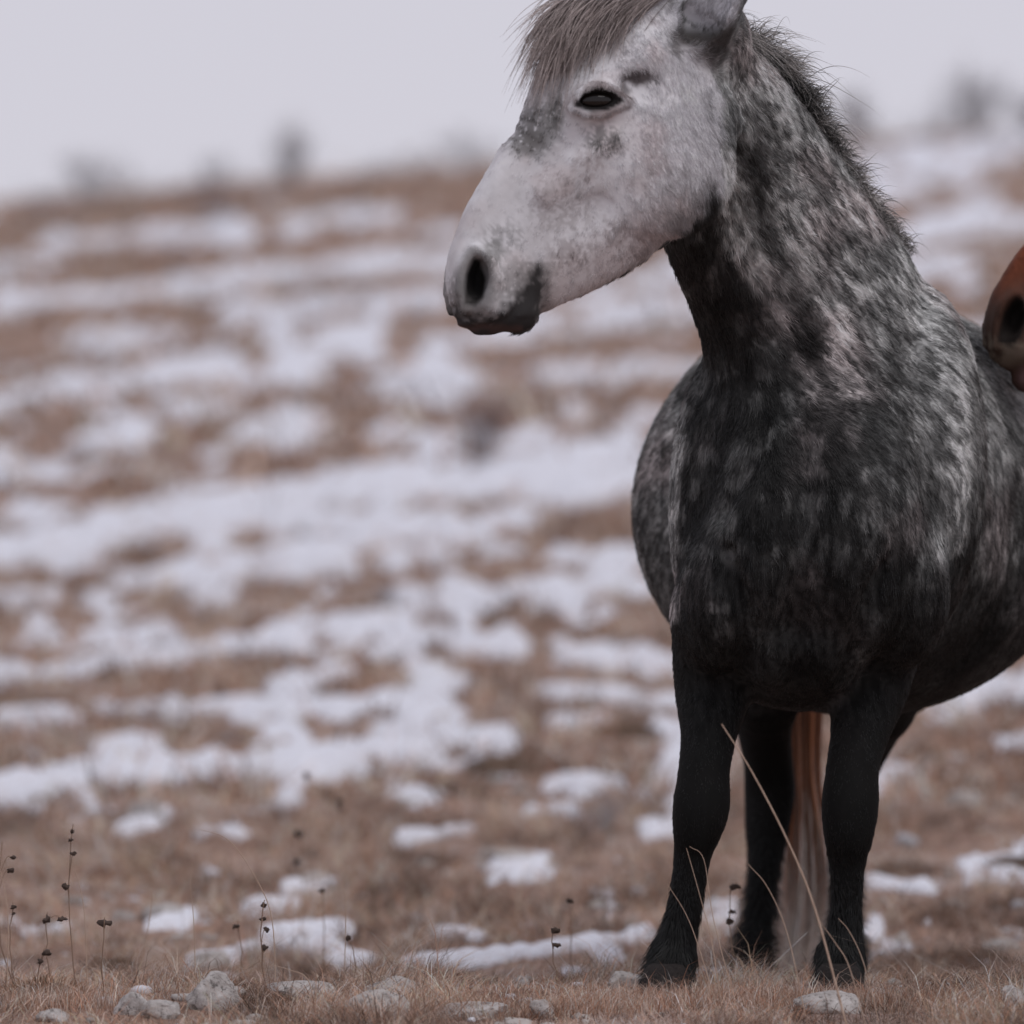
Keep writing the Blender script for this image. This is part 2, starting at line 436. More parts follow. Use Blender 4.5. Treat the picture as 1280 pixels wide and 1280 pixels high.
for _ in range(4):                                     # chipped faces
    _pn = _rs.normal(0, 1, (_m, 1, 3)); _pn /= np.linalg.norm(_pn, axis=2, keepdims=True)
    _dd = np.maximum((_q * _pn).sum(2, keepdims=True) - .62, 0); _q = _q - _dd * _pn
_q = _q * np.stack([_rs.uniform(.9, 1.9, _m), _rs.uniform(.8, 1.4, _m), _rs.uniform(.45, .8, _m)], 1)[:, None, :] * _s[:, None, None]
_q = np.stack([_q[:, :, 0] * np.cos(_an) - _q[:, :, 1] * np.sin(_an), _q[:, :, 0] * np.sin(_an) + _q[:, :, 1] * np.cos(_an), _q[:, :, 2]], 2)
_V = (_q + np.stack([_x, _y, _z + .2 * _s], 1)[:, None, :]).reshape(-1, 3)
_F = (_if[None] + _nv * np.arange(_m)[:, None, None]).reshape(-1, 3)
_cc = np.repeat(np.where(_rs.random(_m)[:, None] < .4, np.array([[.60, .60, .64]]), np.array([[.40, .37, .35]])) * _rs.uniform(.6, 1.15, (_m, 1)), _nv, axis=0)
tag(mesh_obj('gravel', _V, _F, attr_mat('crumbs', rough=.9), smooth=False, attr={'coat': _cc}), 'small pale stones and snow crumbs strewn through the dry turf', 'gravel', None, 'stuff')

# ================================================================== horses
# Each horse's body is one continuous surface: a smooth union of lofted limbs and
# muscles on a rectilinear grid, turned into a mesh by surface nets.
class Field:
    def __init__(s, xs, ys, zs):
        s.ax = [np.asarray(a, dtype=np.float32) for a in (xs, ys, zs)]
        s.d = np.full([len(a) for a in s.ax], 0.5, dtype=np.float32)
    def apply(s, lo, hi, pad, fn, k, op='add', B=6):
        """blend the distance function fn into the grid, visiting only blocks near its surface"""
        bi = []
        for a, l, h in zip(s.ax, lo, hi):
            i0 = max(0, np.searchsorted(a, l - pad) - 1) // B; i1 = -(-min(len(a), np.searchsorted(a, h + pad) + 1) // B)
            if i1 <= i0: return
            bi.append(np.arange(i0, i1))
        g = np.stack([q.ravel() for q in np.meshgrid(*bi, indexing='ij')], 1)
        c, hd = [], 0
        for ax, a in enumerate(s.ax):
            st = a[np.minimum(g[:, ax] * B, len(a) - 1)]; en = a[np.minimum(g[:, ax] * B + B - 1, len(a) - 1)]
            c.append((st + en) / 2); hd = hd + ((en - st) / 2) ** 2
        c = np.stack(c, 1); hd = np.sqrt(hd)
        dc = fn(c)
        m = 1.9 * hd + k
        near = np.abs(dc) <= m
        deep = dc < -m
        o = np.stack([q.ravel() for q in np.meshgrid(*[np.arange(B)] * 3, indexing='ij')], 1)
        for sel, val in ((near, None), (deep, dc)):
            if not sel.any(): continue
            I = (g[sel][:, None, :] * B + o[None]).reshape(-1, 3)
            ok = (I < np.array(s.d.shape)).all(1)
            I = I[ok]
            if val is None:
                P = np.stack([s.ax[q][I[:, q]] for q in range(3)], 1)
                d = fn(P).astype(np.float32)
            else:
                d = np.repeat(val[sel], B ** 3)[ok].astype(np.float32)
            ix = (I[:, 0], I[:, 1], I[:, 2])
            e = s.d[ix]
            if op == 'add':
                h = np.maximum(k - np.abs(e - d), 0) / k
                s.d[ix] = np.minimum(e, d) - h * h * k * 0.25
            else:
                d = -d
                h = np.maximum(k - np.abs(e - d), 0) / k
                s.d[ix] = np.maximum(e, d) + h * h * k * 0.25

def d_ell(q, r):
    r = np.asarray(r, dtype=np.float32)
    k0 = np.linalg.norm(q / r, axis=1); k1 = np.linalg.norm(q / (r * r), axis=1)
    return k0 * (k0 - 1) / np.maximum(k1, 1e-6)

def d_cone(p, a, b, ra, rb):
    a = np.asarray(a, dtype=np.float32); ba = np.asarray(b, dtype=np.float32) - a
    t = np.clip((p - a) @ ba / max(float(ba @ ba), 1e-9), 0, 1)
    return np.linalg.norm(p - a - t[:, None] * ba, axis=1) - (ra + (rb - ra) * t)

def catmull(P, n):
    P = np.asarray(P, dtype=np.float64); m = len(P)
    out = []
    Q = np.vstack([2 * P[0] - P[1], P, 2 * P[-1] - P[-2]])
    for i in range(m - 1):
        p0, p1, p2, p3 = Q[i:i + 4]
        for t in np.linspace(0, 1, n, endpoint=False):
            out.append(0.5 * (2 * p1 + (p2 - p0) * t + (2 * p0 - 5 * p1 + 4 * p2 - p3) * t * t + (3 * p1 - p0 - 3 * p2 + p3) * t ** 3))
    out.append(P[-1])
    return np.array(out)

def d_loft(p, nodes, n=4):
    """nodes rows: centre(3), dorsal(3), lateral radius, dorsal radius, ventral radius"""
    S = catmull(nodes, n).astype(np.float32)
    C = S[:, :3]
    best = np.full(len(p), 1e9, dtype=np.float32); bi = np.zeros(len(p), dtype=np.int32); bt = np.zeros(len(p), dtype=np.float32)
    for i in range(len(C) - 1):
        ba = C[i + 1] - C[i]
        q = p - C[i]
        t = np.clip(q @ ba / float(ba @ ba), 0, 1)
        q = q - t[:, None] * ba
        d2 = np.einsum('ij,ij->i', q, q)
        m = d2 < best
        best[m] = d2[m]; bi[m] = i; bt[m] = t[m]
    A = S[bi] + (S[bi + 1] - S[bi]) * bt[:, None]
    T = np.gradient(C, axis=0); T /= np.linalg.norm(T, axis=1, keepdims=True)
    T = T[bi] + (T[bi + 1] - T[bi]) * bt[:, None]; T /= np.linalg.norm(T, axis=1, keepdims=True)
    D = A[:, 3:6]; D = D - T * np.einsum('ij,ij->i', D, T)[:, None]; D /= np.linalg.norm(D, axis=1, keepdims=True)
    L = np.cross(T, D)
    q = p - A[:, :3]
    e = np.einsum('ij,ij->i', q, T); b = np.einsum('ij,ij->i', q, D); a = np.einsum('ij,ij->i', q, L)
    rl = A[:, 6]; rb = np.where(b > 0, A[:, 7], A[:, 8]); re = np.minimum(rl, rb)
    k0 = np.sqrt((a / rl) ** 2 + (b / rb) ** 2 + (e / re) ** 2)
    k1 = np.sqrt((a / rl ** 2) ** 2 + (b / rb ** 2) ** 2 + (e / re ** 2) ** 2)
    return k0 * (k0 - 1) / np.maximum(k1, 1e-6)

def surface_nets(F):
    d = F.d; s = d < 0
    nx, ny, nz = d.shape
    c = [s[i:nx - 1 + i, j:ny - 1 + j, k:nz - 1 + k] for i in (0, 1) for j in (0, 1) for k in (0, 1)]
    cnt = sum(x.astype(np.int8) for x in c)
    act = (cnt > 0) & (cnt < 8)
    idx = np.full(act.shape, -1, dtype=np.int64)
    I, J, K = np.nonzero(act)
    idx[I, J, K] = np.arange(len(I))
    acc = np.zeros((len(I), 3)); num = np.zeros(len(I))
    X, Y, Z = F.ax
    corner = [(i, j, k) for i in (0, 1) for j in (0, 1) for k in (0, 1)]
    for a in range(8):
        for ax in range(3):
            if corner[a][ax]: continue
            A = corner[a]; B = list(A); B[ax] = 1
            da = d[I + A[0], J + A[1], K + A[2]]; db = d[I + B[0], J + B[1], K + B[2]]
            m = (da < 0) != (db < 0)
            t = np.where(m, da / np.where(m, da - db, 1), 0)
            pa = np.stack([X[I + A[0]], Y[J + A[1]], Z[K + A[2]]], 1)
            pb = np.stack([X[I + B[0]], Y[J + B[1]], Z[K + B[2]]], 1)
            pt = pa + (pb - pa) * t[:, None]
            acc[m] += pt[m]; num[m] += 1
    V = acc / num[:, None]
    quads = []
    for ax in range(3):
        lo = [slice(None)] * 3; hi = [slice(None)] * 3
        lo[ax] = slice(0, -1); hi[ax] = slice(1, None)
        sa, sb = s[tuple(lo)], s[tuple(hi)]
        e = np.argwhere(sa != sb)
        o1, o2 = [(1, 2), (2, 0), (0, 1)][ax]
        ok = (e[:, o1] > 0) & (e[:, o2] > 0) & (e[:, o1] < d.shape[o1] - 1) & (e[:, o2] < d.shape[o2] - 1)
        e = e[ok]
        fl = sa[tuple(e.T)]
        def at(x, y):
            q = e.copy(); q[:, o1] -= x; q[:, o2] -= y
            return idx[q[:, 0], q[:, 1], q[:, 2]]
        Q = np.stack([at(1, 1), at(0, 1), at(0, 0), at(1, 0)], 1)
        Q[~fl] = Q[~fl][:, ::-1]
        quads.append(Q)
    Fq = np.vstack(quads)
    return V, Fq

def smooth_mesh(V, Q, it=2, lam=0.5):
    e = np.vstack([Q[:, [0, 1]], Q[:, [1, 2]], Q[:, [2, 3]], Q[:, [3, 0]]])
    for _ in range(it):
        for l in (lam, -lam * 1.04):
            s = np.zeros_like(V); n = np.zeros(len(V))
            for k in range(3):
                s[:, k] = np.bincount(e[:, 0], V[e[:, 1], k], len(V)) + np.bincount(e[:, 1], V[e[:, 0], k], len(V))
            n = np.bincount(e[:, 0], minlength=len(V)) + np.bincount(e[:, 1], minlength=len(V))
            V = V + l * (s / np.maximum(n, 1)[:, None] - V)
    return V

def vert_normals(V, Q):
    a = V[Q[:, 2]] - V[Q[:, 0]]; b = V[Q[:, 3]] - V[Q[:, 1]]
    fn = np.cross(a, b)
    N = np.zeros_like(V)
    for k in range(4):
        for c in range(3):
            N[:, c] += np.bincount(Q[:, k], fn[:, c], len(V))
    return N / np.maximum(np.linalg.norm(N, axis=1, keepdims=True), 1e-12), np.linalg.norm(fn, axis=1) * 0.5

def spaced(segs):
    out = []
    for a, b, h in segs:
        n = max(1, int(round((b - a) / h)))
        out += list(np.linspace(a, b, n, endpoint=False))
    out.append(segs[-1][1])
    return np.array(out)

# ---- the head, drawn in its own plane of symmetry; (u, v) in units of 1.404 mm, w lateral metres
HS = 1.404e-3
class HeadFrame:
    def __init__(s, origin, ax, az, n, scale=1.0):
        s.o = np.asarray(origin, dtype=np.float64); s.s = scale
        s.R = np.stack([ax, az, n])            # rows: along (rightwards), up, lateral (viewer side)
    def pt(s, u, v, w=0.0):
        return s.o + s.s * (((u - 740.0) * HS) * s.R[0] + ((200.0 - v) * HS) * s.R[1] + w * s.R[2])
    def loc(s, p):
        q = (p - s.o) @ s.R.T.astype(np.float64) / s.s
        return np.stack([740.0 + q[:, 0] / HS, 200.0 - q[:, 1] / HS, q[:, 2]], 1)

HEAD_SECT = [  # dorsal (u,v), ventral (u,v), lateral half width m
    ((838, -12), (925, 70), .066), ((770, -8), (918, 130), .080), ((712, 28), (904, 205), .090), ((672, 98), (872, 268), .090),
    ((641, 165), (822, 312), .073), ((611, 218), (765, 346), .056), ((586, 260), (722, 368), .048),
    ((567, 306), (690, 386), .047), ((557, 346), (668, 408), .050), ((564, 380), (648, 412), .046), ((583, 400), (632, 412), .020)]

def add_head(F, H):
    nodes = []
    for (du, dv), (vu, vv), lat in HEAD_SECT:
        a, b = H.pt(du, dv), H.pt(vu, vv)
        c = (a + b) / 2; D = a - b; r = np.linalg.norm(D) / 2
        nodes.append([*c, *(D / (2 * r)), lat * H.s, r, r])
    nodes = np.array(nodes)
    lo = np.min([H.pt(540, -60, 0), H.pt(960, 450, 0)], axis=0) - .14 * H.s; hi = np.max([H.pt(540, -60, 0), H.pt(960, 450, 0)], axis=0) + .14 * H.s
    F.apply(lo, hi, 0.03, lambda P: d_loft(P, nodes, 3), 0.07)
    def loc_m(P):
        q = H.loc(P)
        return np.stack([q[:, 0] * HS, -q[:, 1] * HS, np.abs(q[:, 2])], 1) * H.s       # local metres
    SH = .225 / HS * 0.9          # the head is drawn as seen turned by PSI: raised points move back to where they are drawn
    def c(u, v, w): return np.array([(u - w * SH) * HS, -v * HS, w]) * H.s
    def box(pts, r):
        q = np.array([H.pt(p[0] - p[2] * SH, p[1], sg * p[2]) for p in pts for sg in (1, -1)])
        return q.min(0) - r * H.s, q.max(0) + r * H.s
    def ell(u, v, w, ru, rv, rw, rot=0, k=.02, op='add'):
        cr, sr = math.cos(rot), math.sin(rot)
        def fn(P):
            z = loc_m(P) - c(u, v, w)
            z = np.stack([z[:, 0] * cr + z[:, 1] * sr, -z[:, 0] * sr + z[:, 1] * cr, z[:, 2]], 1)
            return d_ell(z, np.array([ru, rv, rw]) * H.s)
        F.apply(*box([(u, v, w)], max(ru, rv, rw)), k + .01, fn, k * H.s, op)
    def cap(pts, r, k=.012, op='add'):
        def fn(P):
            m = loc_m(P); d = None
            for (a, b) in zip(pts[:-1], pts[1:]):
                e = d_cone(m, c(*a), c(*b), r * H.s, r * H.s)
                d = e if d is None else np.minimum(d, e)
            return d
        F.apply(*box(pts, r), k + .01, fn, k * H.s, op)
    # jowl, orbit, temple, facial crest, nasal bone
    ell(842, 208, .045, .108, .118, .042, 0, .04)
    ell(752, 122, .066, .060, .046, .036, .35, .035)
    ell(800, 85, .060, .055, .05, .032, .5, .03)
    cap([(760, 178, .077), (715, 212, .064), (680, 245, .050)], .013, .03)
    cap([(640, 195, .018), (598, 268, .016), (580, 318, .014)], .018, .035)
    ell(792, 112, .100, .030, .020, .018, .5, .03, 'cut')             # hollow above the eye
    ell(715, 290, .066, .075, .028, .016, .75, .04, 'cut')           # hollow of the cheek
    # muzzle: nostril wing, upper lip, lower lip and chin
    ell(596, 352, .030, .040, .050, .033, .25, .03)
    ell(616, 392, .020, .043, .024, .034, -.15, .025)
    ell(648, 394, .010, .032, .032, .034, .5, .02)
    cap([(574, 390, .044), (570, 366, .049), (574, 335, .052), (590, 316, .056), (607, 328, .060), (614, 355, .060), (606, 384, .056)], .0085, .014)
    ell(591, 355, .066, .0185, .043, .034, -.12, .010, 'cut')          # nostril
    ell(596, 350, .040, .013, .030, .024, -.12, .012, 'cut')
    cap([(604, 424, .010), (618, 412, .046), (640, 392, .050), (660, 366, .052), (671, 342, .052)], .0045, .012, 'cut')   # mouth line
    cap([(678, 400, .0), (678, 388, .030), (680, 372, .046)], .006, .02, 'cut')   # behind the chin
    # eye: lids around an almond opening
    ell(744, 130, .096, .036, .027, .022, .08, .014)
    cap([(712, 139, .090), (724, 121, .104), (742, 112, .110), (762, 115, .109), (781, 130, .097)], .0062, .012)
    cap([(713, 141, .092), (730, 149, .103), (750, 149, .105), (768, 140, .102), (780, 131, .098)], .0055, .009)
    ell(744.5, 131, .120, .0315, .0140, .044, .10, .003, 'cut')

def add_ears(F, H, ears):
    """ears: list of (base, mid, tip, front direction, width)"""
    for base, mid, tip, front, wid in ears:
        base, mid, tip = map(np.asarray, (base, mid, tip)); front = np.asarray(front, float); front /= np.linalg.norm(front)
        nodes = np.array([[*base, *front, .034 * wid, .030 * wid, .030 * wid], [*(base * .5 + mid * .5), *front, .040 * wid, .030 * wid, .030 * wid],
                          [*mid, *front, .040 * wid, .026 * wid, .026 * wid],
                          [*(mid * .4 + tip * .6), *front, .024 * wid, .015 * wid, .015 * wid], [*tip, *front, .005, .005, .005]])
        lo = np.minimum(np.minimum(base, mid), tip) - .06; hi = np.maximum(np.maximum(base, mid), tip) + .06
        F.apply(lo, hi, .02, lambda P: d_loft(P, nodes, 4), .02)
        cut = nodes.copy()
        cut[:, :3] += front * (.016 * wid) + 0
        cut[0, :3] += (mid - base) * .35
        cut[:, 6:] = np.maximum(cut[:, 6:] - .010, .002)
        F.apply(lo, hi, .02, lambda P: d_loft(P, cut, 4), .006, 'cut')

def limb(F, pts, k=.03, op='add'):
    """pts: (point, radius) chain"""
    lo = np.min([p for p, _ in pts], axis=0); hi = np.max([p for p, _ in pts], axis=0); r = max(q for _, q in pts)
    S = catmull(np.array([[*p, q - .003 * (len(pts) > 6 and p[2] < .5)] for p, q in pts]), 4)
    def fn(P):
        d = None
        for i in range(len(S) - 1):
            e = d_cone(P, S[i, :3], S[i + 1, :3], S[i, 3], S[i + 1, 3])
            d = e if d is None else np.minimum(d, e)
        return d
    F.apply(lo, hi, r + k + .01, fn, k, op)

def blob(F, c, r, k=.06, op='add', tilt=0.0):
    """tilt leans the ellipsoid in the x-z plane"""
    c = np.asarray(c); r = np.asarray(r, float); ct, st = math.cos(tilt), math.sin(tilt)
    def fn(P):
        q = P - c
        q = np.stack([q[:, 0] * ct + q[:, 2] * st, q[:, 1], -q[:, 0] * st + q[:, 2] * ct], 1)
        return d_ell(q, r)
    F.apply(c - r.max(), c + r.max(), k + .01, fn, k, op)

def loft(F, nodes, k=.06, n=4):
    nodes = np.array(nodes, dtype=float)
    r = nodes[:, 6:].max()
    F.apply(nodes[:, :3].min(0), nodes[:, :3].max(0), r + k * .5, lambda P: d_loft(P, nodes, n), k)

# ------------------------------------------------------------------ the dapple grey
PSI = math.radians(13)
HEAD = HeadFrame(W(740, 200, 8.72), np.array([math.cos(PSI), math.sin(PSI), 0]), np.array([0, 0, 1.0]), np.array([math.sin(PSI), -math.cos(PSI), 0]))

def grey_field():
    F = Field(spaced([(-.17, .43, .005), (.43, 1.25, .010)]), spaced([(8.50, 8.95, .005), (8.95, 10.95, .011)]), spaced([(-.20, 1.17, .009), (1.17, 2.06, .005)]))
    up = (0, 0, 1)
    # trunk
    loft(F, [[.585, 9.12, .86, *up, .17, .24, .27], [.60, 9.30, .90, *up, .235, .34, .36], [.65, 9.56, .91, *up, .315, .41, .40], [.675, 9.70, .90, *up, .41, .41, .405],
             [.69, 9.85, .885, *up, .452, .41, .405], [.70, 10.10, .90, *up, .43, .44, .40], [.70, 10.38, .98, *up, .33, .40, .34],
             [.69, 10.60, 1.02, *up, .25, .34, .30], [.69, 10.72, 1.02, *up, .15, .22, .20]], .05)
    # neck
    N = [W(1040, 570, 9.36), W(1028, 440, 9.28), W(986, 330, 9.16), W(936, 228, 9.02), W(898, 135, 8.90), W(872, 62, 8.82)]
    Dn = [(.10, .80, .55), (.30, .75, .55), (.55, .60, .5), (.78, .40, .42), (.86, .28, .45), (.80, .18, .6)]
    R = [(.215, .25, .29), (.205, .25, .25), (.168, .21, .225), (.120, .168, .195), (.095, .125, .16), (.075, .08, .10)]
    loft(F, [[*p, *d, *r] for p, d, r in zip(N, Dn, R)], .06)
    # withers and crest of the neck base
    blob(F, (.625, 9.50, 1.30), (.09, .28, .13), .10)
    # shoulders and upper arms
    blob(F, W(912, 640, 9.27), (.112, .17, .31), .03)
    blob(F, W(1146, 575, 9.30), (.128, .18, .33), .03)
    blob(F, W(902, 745, 9.14), (.080, .115, .14), .035, tilt=-.1)
    blob(F, W(1118, 725, 9.14), (.100, .115, .16), .035, tilt=.15)
    # breast
    blob(F, W(953, 675, 9.045), (.088, .095, .19), .08, tilt=-.12)
    blob(F, W(1058, 665, 9.045), (.092, .095, .20), .08, tilt=.12)
    blob(F, W(1005, 530, 9.16), (.17, .13, .17), .10)
    blob(F, W(960, 800, 9.10), (.060, .085, .085), .04)
    blob(F, W(1036, 800, 9.10), (.060, .085, .085), .04)
    blob(F, W(998, 832, 9.30), (.14, .20, .085), .05)
    limb(F, [(W(1004, 560, 8.955), .006), (W(1000, 680, 8.925), .012), (W(997, 790, 8.99), .014)], .05, 'cut')
    limb(F, [(W(985, 470, 8.975), .006), (W(940, 560, 8.965), .008), (W(905, 640, 9.01), .006)], .04, 'cut')
    limb(F, [(W(912, 690, 8.985), .006), (W(932, 780, 8.99), .012), (W(925, 850, 9.07), .010)], .04, 'cut')
    limb(F, [(W(1105, 660, 8.985), .006), (W(1082, 770, 8.985), .012), (W(1060, 850, 9.06), .010)], .04, 'cut')
    # fore legs
    fl = [(W(893, 770, 9.20), .080), (W(892, 850, 9.22), .074), (W(886, 915, 9.18), .056), (W(880, 965, 9.15), .051), (W(877, 1005, 9.14), .056), (W(872, 1035, 9.14), .049),
          (W(866, 1068, 9.15), .038), (W(857, 1125, 9.155), .034), (W(848, 1165, 9.155), .036), (W(842, 1190, 9.15), .042), (W(836, 1212, 9.12), .037), (W(832, 1228, 9.10), .037)]
    limb(F, fl)
    fr = [(W(1098, 770, 9.20), .088), (W(1088, 850, 9.22), .076), (W(1075, 915, 9.18), .058), (W(1066, 960, 9.15), .052), (W(1063, 1002, 9.14), .056), (W(1061, 1040, 9.14), .050),
          (W(1059, 1075, 9.15), .038), (W(1058, 1125, 9.155), .031), (W(1056, 1165, 9.155), .034), (W(1051, 1192, 9.15), .042), (W(1049, 1214, 9.12), .037), (W(1048, 1232, 9.10), .037)]
    limb(F, fr)
    # hind quarters
    for px, s in ((.565, -1), (.815, 1)):
        blob(F, (px, 10.32, .80), (.135, .23, .34), .10)
    hl = [(W(965, 760, 10.12), .115), (W(958, 850, 10.14), .085), (W(955, 905, 10.22), .062), (W(960, 950, 10.30), .055), (W(962, 990, 10.33), .056), (W(959, 1035, 10.31), .049),
          (W(956, 1080, 10.28), .036), (W(950, 1130, 10.25), .031), (W(945, 1168, 10.23), .034), (W(941, 1190, 10.21), .040), (W(938, 1212, 10.18), .036), (W(936, 1232, 10.15), .036)]
    limb(F, hl)
    hr = [(W(1098, 760, 10.05), .125), (W(1096, 860, 10.05), .095), (W(1088, 905, 10.16), .068), (W(1070, 955, 10.26), .055), (W(1062, 990, 10.30), .052), (W(1060, 1035, 10.29), .046),
          (W(1058, 1080, 10.27), .036), (W(1057, 1130, 10.25), .031), (W(1056, 1168, 10.23), .034), (W(1055, 1190, 10.21), .040), (W(1054, 1212, 10.18), .036), (W(1053, 1232, 10.15), .036)]
    limb(F, hr)
    # dock of the tail
    limb(F, [((.70, 10.66, 1.24), .05), ((.68, 10.76, 1.18), .04), ((.65, 10.80, 1.02), .03)], .04)
    add_head(F, HEAD)
    e1 = (HEAD.pt(866, 50, .056), HEAD.pt(884, 8, .074), HEAD.pt(952, -100, .085))
    e2 = (HEAD.pt(850, 30, -.055), HEAD.pt(850, -20, -.085), HEAD.pt(868, -130, -.11))
    add_ears(F, HEAD, [(*e1, HEAD.R[0] * -.75 + HEAD.R[2] * .55 - HEAD.R[1] * .35, 1.28), (*e2, HEAD.R[0] * -.7 - HEAD.R[2] * .7, 1.0)])
    hoofs = [fl[-1][0], fr[-1][0], hl[-1][0], hr[-1][0]]
    return F, hoofs

# ---- coat pigment and some painted light of the dapple grey, fixed to the animal (head in the head's own frame, body in x/y/z)
def poly_sd(q, poly):
    """signed distance to a polygon (negative inside)"""
    P = np.asarray(poly, float); n = len(P)
    d = np.full(len(q), 1e9); ins = np.zeros(len(q), bool)
    for i in range(n):
        a, b = P[i], P[(i + 1) % n]; e = b - a; w = q - a
        t = np.clip(w @ e / (e @ e), 0, 1)
        d = np.minimum(d, np.linalg.norm(w - t[:, None] * e, axis=1))
        c = (a[1] > q[:, 1]) != (b[1] > q[:, 1])
        with np.errstate(divide='ignore', invalid='ignore'):
            x = (b[0] - a[0]) * (q[:, 1] - a[1]) / (b[1] - a[1]) + a[0]
        ins ^= c & (q[:, 0] < x)
    return np.where(ins, -d, d)

HEAD_POLY = [(842, -60), (884, 62), (906, 130), (904, 215), (876, 262), (824, 316), (680, 408), (600, 450), (530, 390), (530, 290), (620, 120), (680, -60)]
EYE_POLY = [(717, 137), (729, 123), (744, 118), (760, 121), (774, 131), (756, 141), (735, 143)]
NOS_POLY = [(570, 388), (574, 345), (585, 320), (600, 324), (609, 350), (605, 378), (592, 392)]
LIP_POLY = [(548, 402), (566, 386), (585, 398), (612, 398), (640, 378), (658, 350), (669, 326), (678, 340), (676, 378), (668, 412), (640, 440), (560, 440)]

def mixc(a, b, t):
    return a + (np.asarray(b, dtype=np.float32) - a) * np.asarray(t)[:, None]

def neck_band(uu, vv, pts, wid):
    d = np.full(len(uu), 1e9)
    q = np.stack([uu, vv], 1)
    for a, b in zip(pts[:-1], pts[1:]):
        a, b = np.array(a, float), np.array(b, float); e = b - a
        t = np.clip((q - a) @ e / (e @ e), 0, 1)
        d = np.minimum(d, np.linalg.norm(q - a - t[:, None] * e, axis=1))
    return 1 - sstep(wid * .35, wid, d)

def coat_grey(P, N, speck=1.0):
    P = np.asarray(P, dtype=np.float64); n = len(P)
    x, y, z = P.T
    uu = 640 + x * 690; vv = 640 - (z - EYE) * 690
    # ---------------- body
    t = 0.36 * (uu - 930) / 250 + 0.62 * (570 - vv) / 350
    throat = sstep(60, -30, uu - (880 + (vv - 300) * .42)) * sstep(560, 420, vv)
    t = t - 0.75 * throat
    rear = sstep(9.50, 9.75, y) * sstep(1.25, 1.0, z)
    t = t * (1 - rear) + rear * (0.30 + 0.30 * (x < .6) + 0.36 * sstep(.95, 1.25, z) - .30 * sstep(.80, .5, z))
    rump = sstep(9.5, 9.8, y) * sstep(1.0, 1.25, z)
    t = np.maximum(t, rump * .75)
    wob = fbm(P * 9, 3) - .5
    wob2 = fbm(P * np.array([26, 26, 14]) + 5, 3) - .5
    t = t + .40 * wob + .22 * wob2
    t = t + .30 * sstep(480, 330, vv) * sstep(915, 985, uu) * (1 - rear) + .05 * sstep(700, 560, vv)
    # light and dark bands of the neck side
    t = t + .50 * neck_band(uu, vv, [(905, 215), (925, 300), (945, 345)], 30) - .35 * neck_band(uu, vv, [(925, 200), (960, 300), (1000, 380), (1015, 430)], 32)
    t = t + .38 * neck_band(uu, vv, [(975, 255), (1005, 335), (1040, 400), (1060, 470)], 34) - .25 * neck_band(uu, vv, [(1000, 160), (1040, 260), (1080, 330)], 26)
    t = t + .50 * neck_band(uu, vv, [(1195, 400), (1208, 480), (1210, 560), (1192, 680)], 34) * (1 - rear)  # pale shoulder edge: silver hair plus rim light painted in
    t = t + .95 * neck_band(uu, vv, [(858, 480), (846, 600), (842, 700), (842, 770)], 14) * (1 - rear)  # rim light along the other shoulder edge, painted into the coat
    t = t + .14 * neck_band(uu, vv, [(985, 530), (998, 620), (1010, 720)], 24) + .26 * neck_band(uu, vv, [(1105, 770), (1078, 825), (1050, 890)], 20) + .24 * neck_band(uu, vv, [(872, 715), (893, 745), (905, 790)], 20)  # breast streaks: pale hair, with muscle highlights painted in
    # dapples: pale rosettes, drawn out along the hair
    wq = 1.3 * (np.stack([fbm(P * 12 + 3 * k, 2) for k in range(3)], 1) - .5)
    d1, r1 = cells(np.stack([P[:, 0] * 21, 0 * x + .5, P[:, 2] * 15], 1) + wq * np.array([1, 0, 1]), .8, (1, 0, 1))
    d2, r2 = cells(P * np.array([20, 20, 17]) + wq, .8)
    dd = np.where(y < 9.5, d1, d2); rv = np.where(y < 9.5, r1, r2)
    amp = (sstep(-.05, .35, t) * .9 + .1) * sstep(.55, .80, z) * (.30 + .70 * (rv > .45))
    amp = np.maximum(amp, .75 * sstep(430, 490, vv) * sstep(740, 660, vv) * (rv > .40) * (y < 9.5))
    dap = sstep(.42, .12, dd) * amp
    base = (.75 + .9 * sstep(.45, .72, fbm(P * np.array([11, 11, 6]) + 77, 3))) * np.interp(np.clip(t, 0, 1), [0, .22, .45, .7, 1], [.013, .032, .092, .22, .40])  # broad patchy tone, painted in for a faint sheen on dark hair
    lum = base * (1 - .28 * sstep(.40, .60, dd) * sstep(.15, .4, t)) + dap * (.10 + .13 * np.clip(t, 0, 1))
    # fine flecking, drawn out along the lie of the hair
    up = sstep(760, 420, vv) * (1 - rear)
    side = sstep(880, 1010, uu - (vv - 400) * .1)
    st = 0
    for d0, wt in ((np.array([.60, .34, -.72]), up * side), (np.array([.05, .1, -.99]), (1 - up * side) * (1 - rear)), (np.array([0, .77, -.64]), rear)):
        qq = P - (P @ d0)[:, None] * d0 * .86
        st = st + wt * fbm(qq * 190, 3)
    fl = st
    lum = lum * (.26 + 1.50 * sstep(.25, .75, fl))
    leg = sstep(.58, .42, z)
    lum = lum * (1 - leg) + leg * (.0062 + .004 * (fl - .4))
    warm = sstep(.45, .75, fbm(P * 7 + 40, 3))[:, None]
    tint = np.array([.985, 1.0, .985]) * (1 - warm) + np.array([1.07, .985, .975]) * warm
    col = lum[:, None] * tint
    fl_len = np.interp(z, [0, .10, .22, .35, .6, 1.0, 1.3, 1.6], [.045, .042, .014, .007, .012, .018, .020, .020])
    rad = np.full(n, .00055)
    # flow of the body hair
    flow = np.stack([.10 * (uu - 1000) / 200, np.full(n, .15), np.full(n, -1.0)], 1)
    flow += (up * side)[:, None] * np.array([.95, .5, .1]) + (up * (1 - side))[:, None] * np.array([.15, .1, 0])
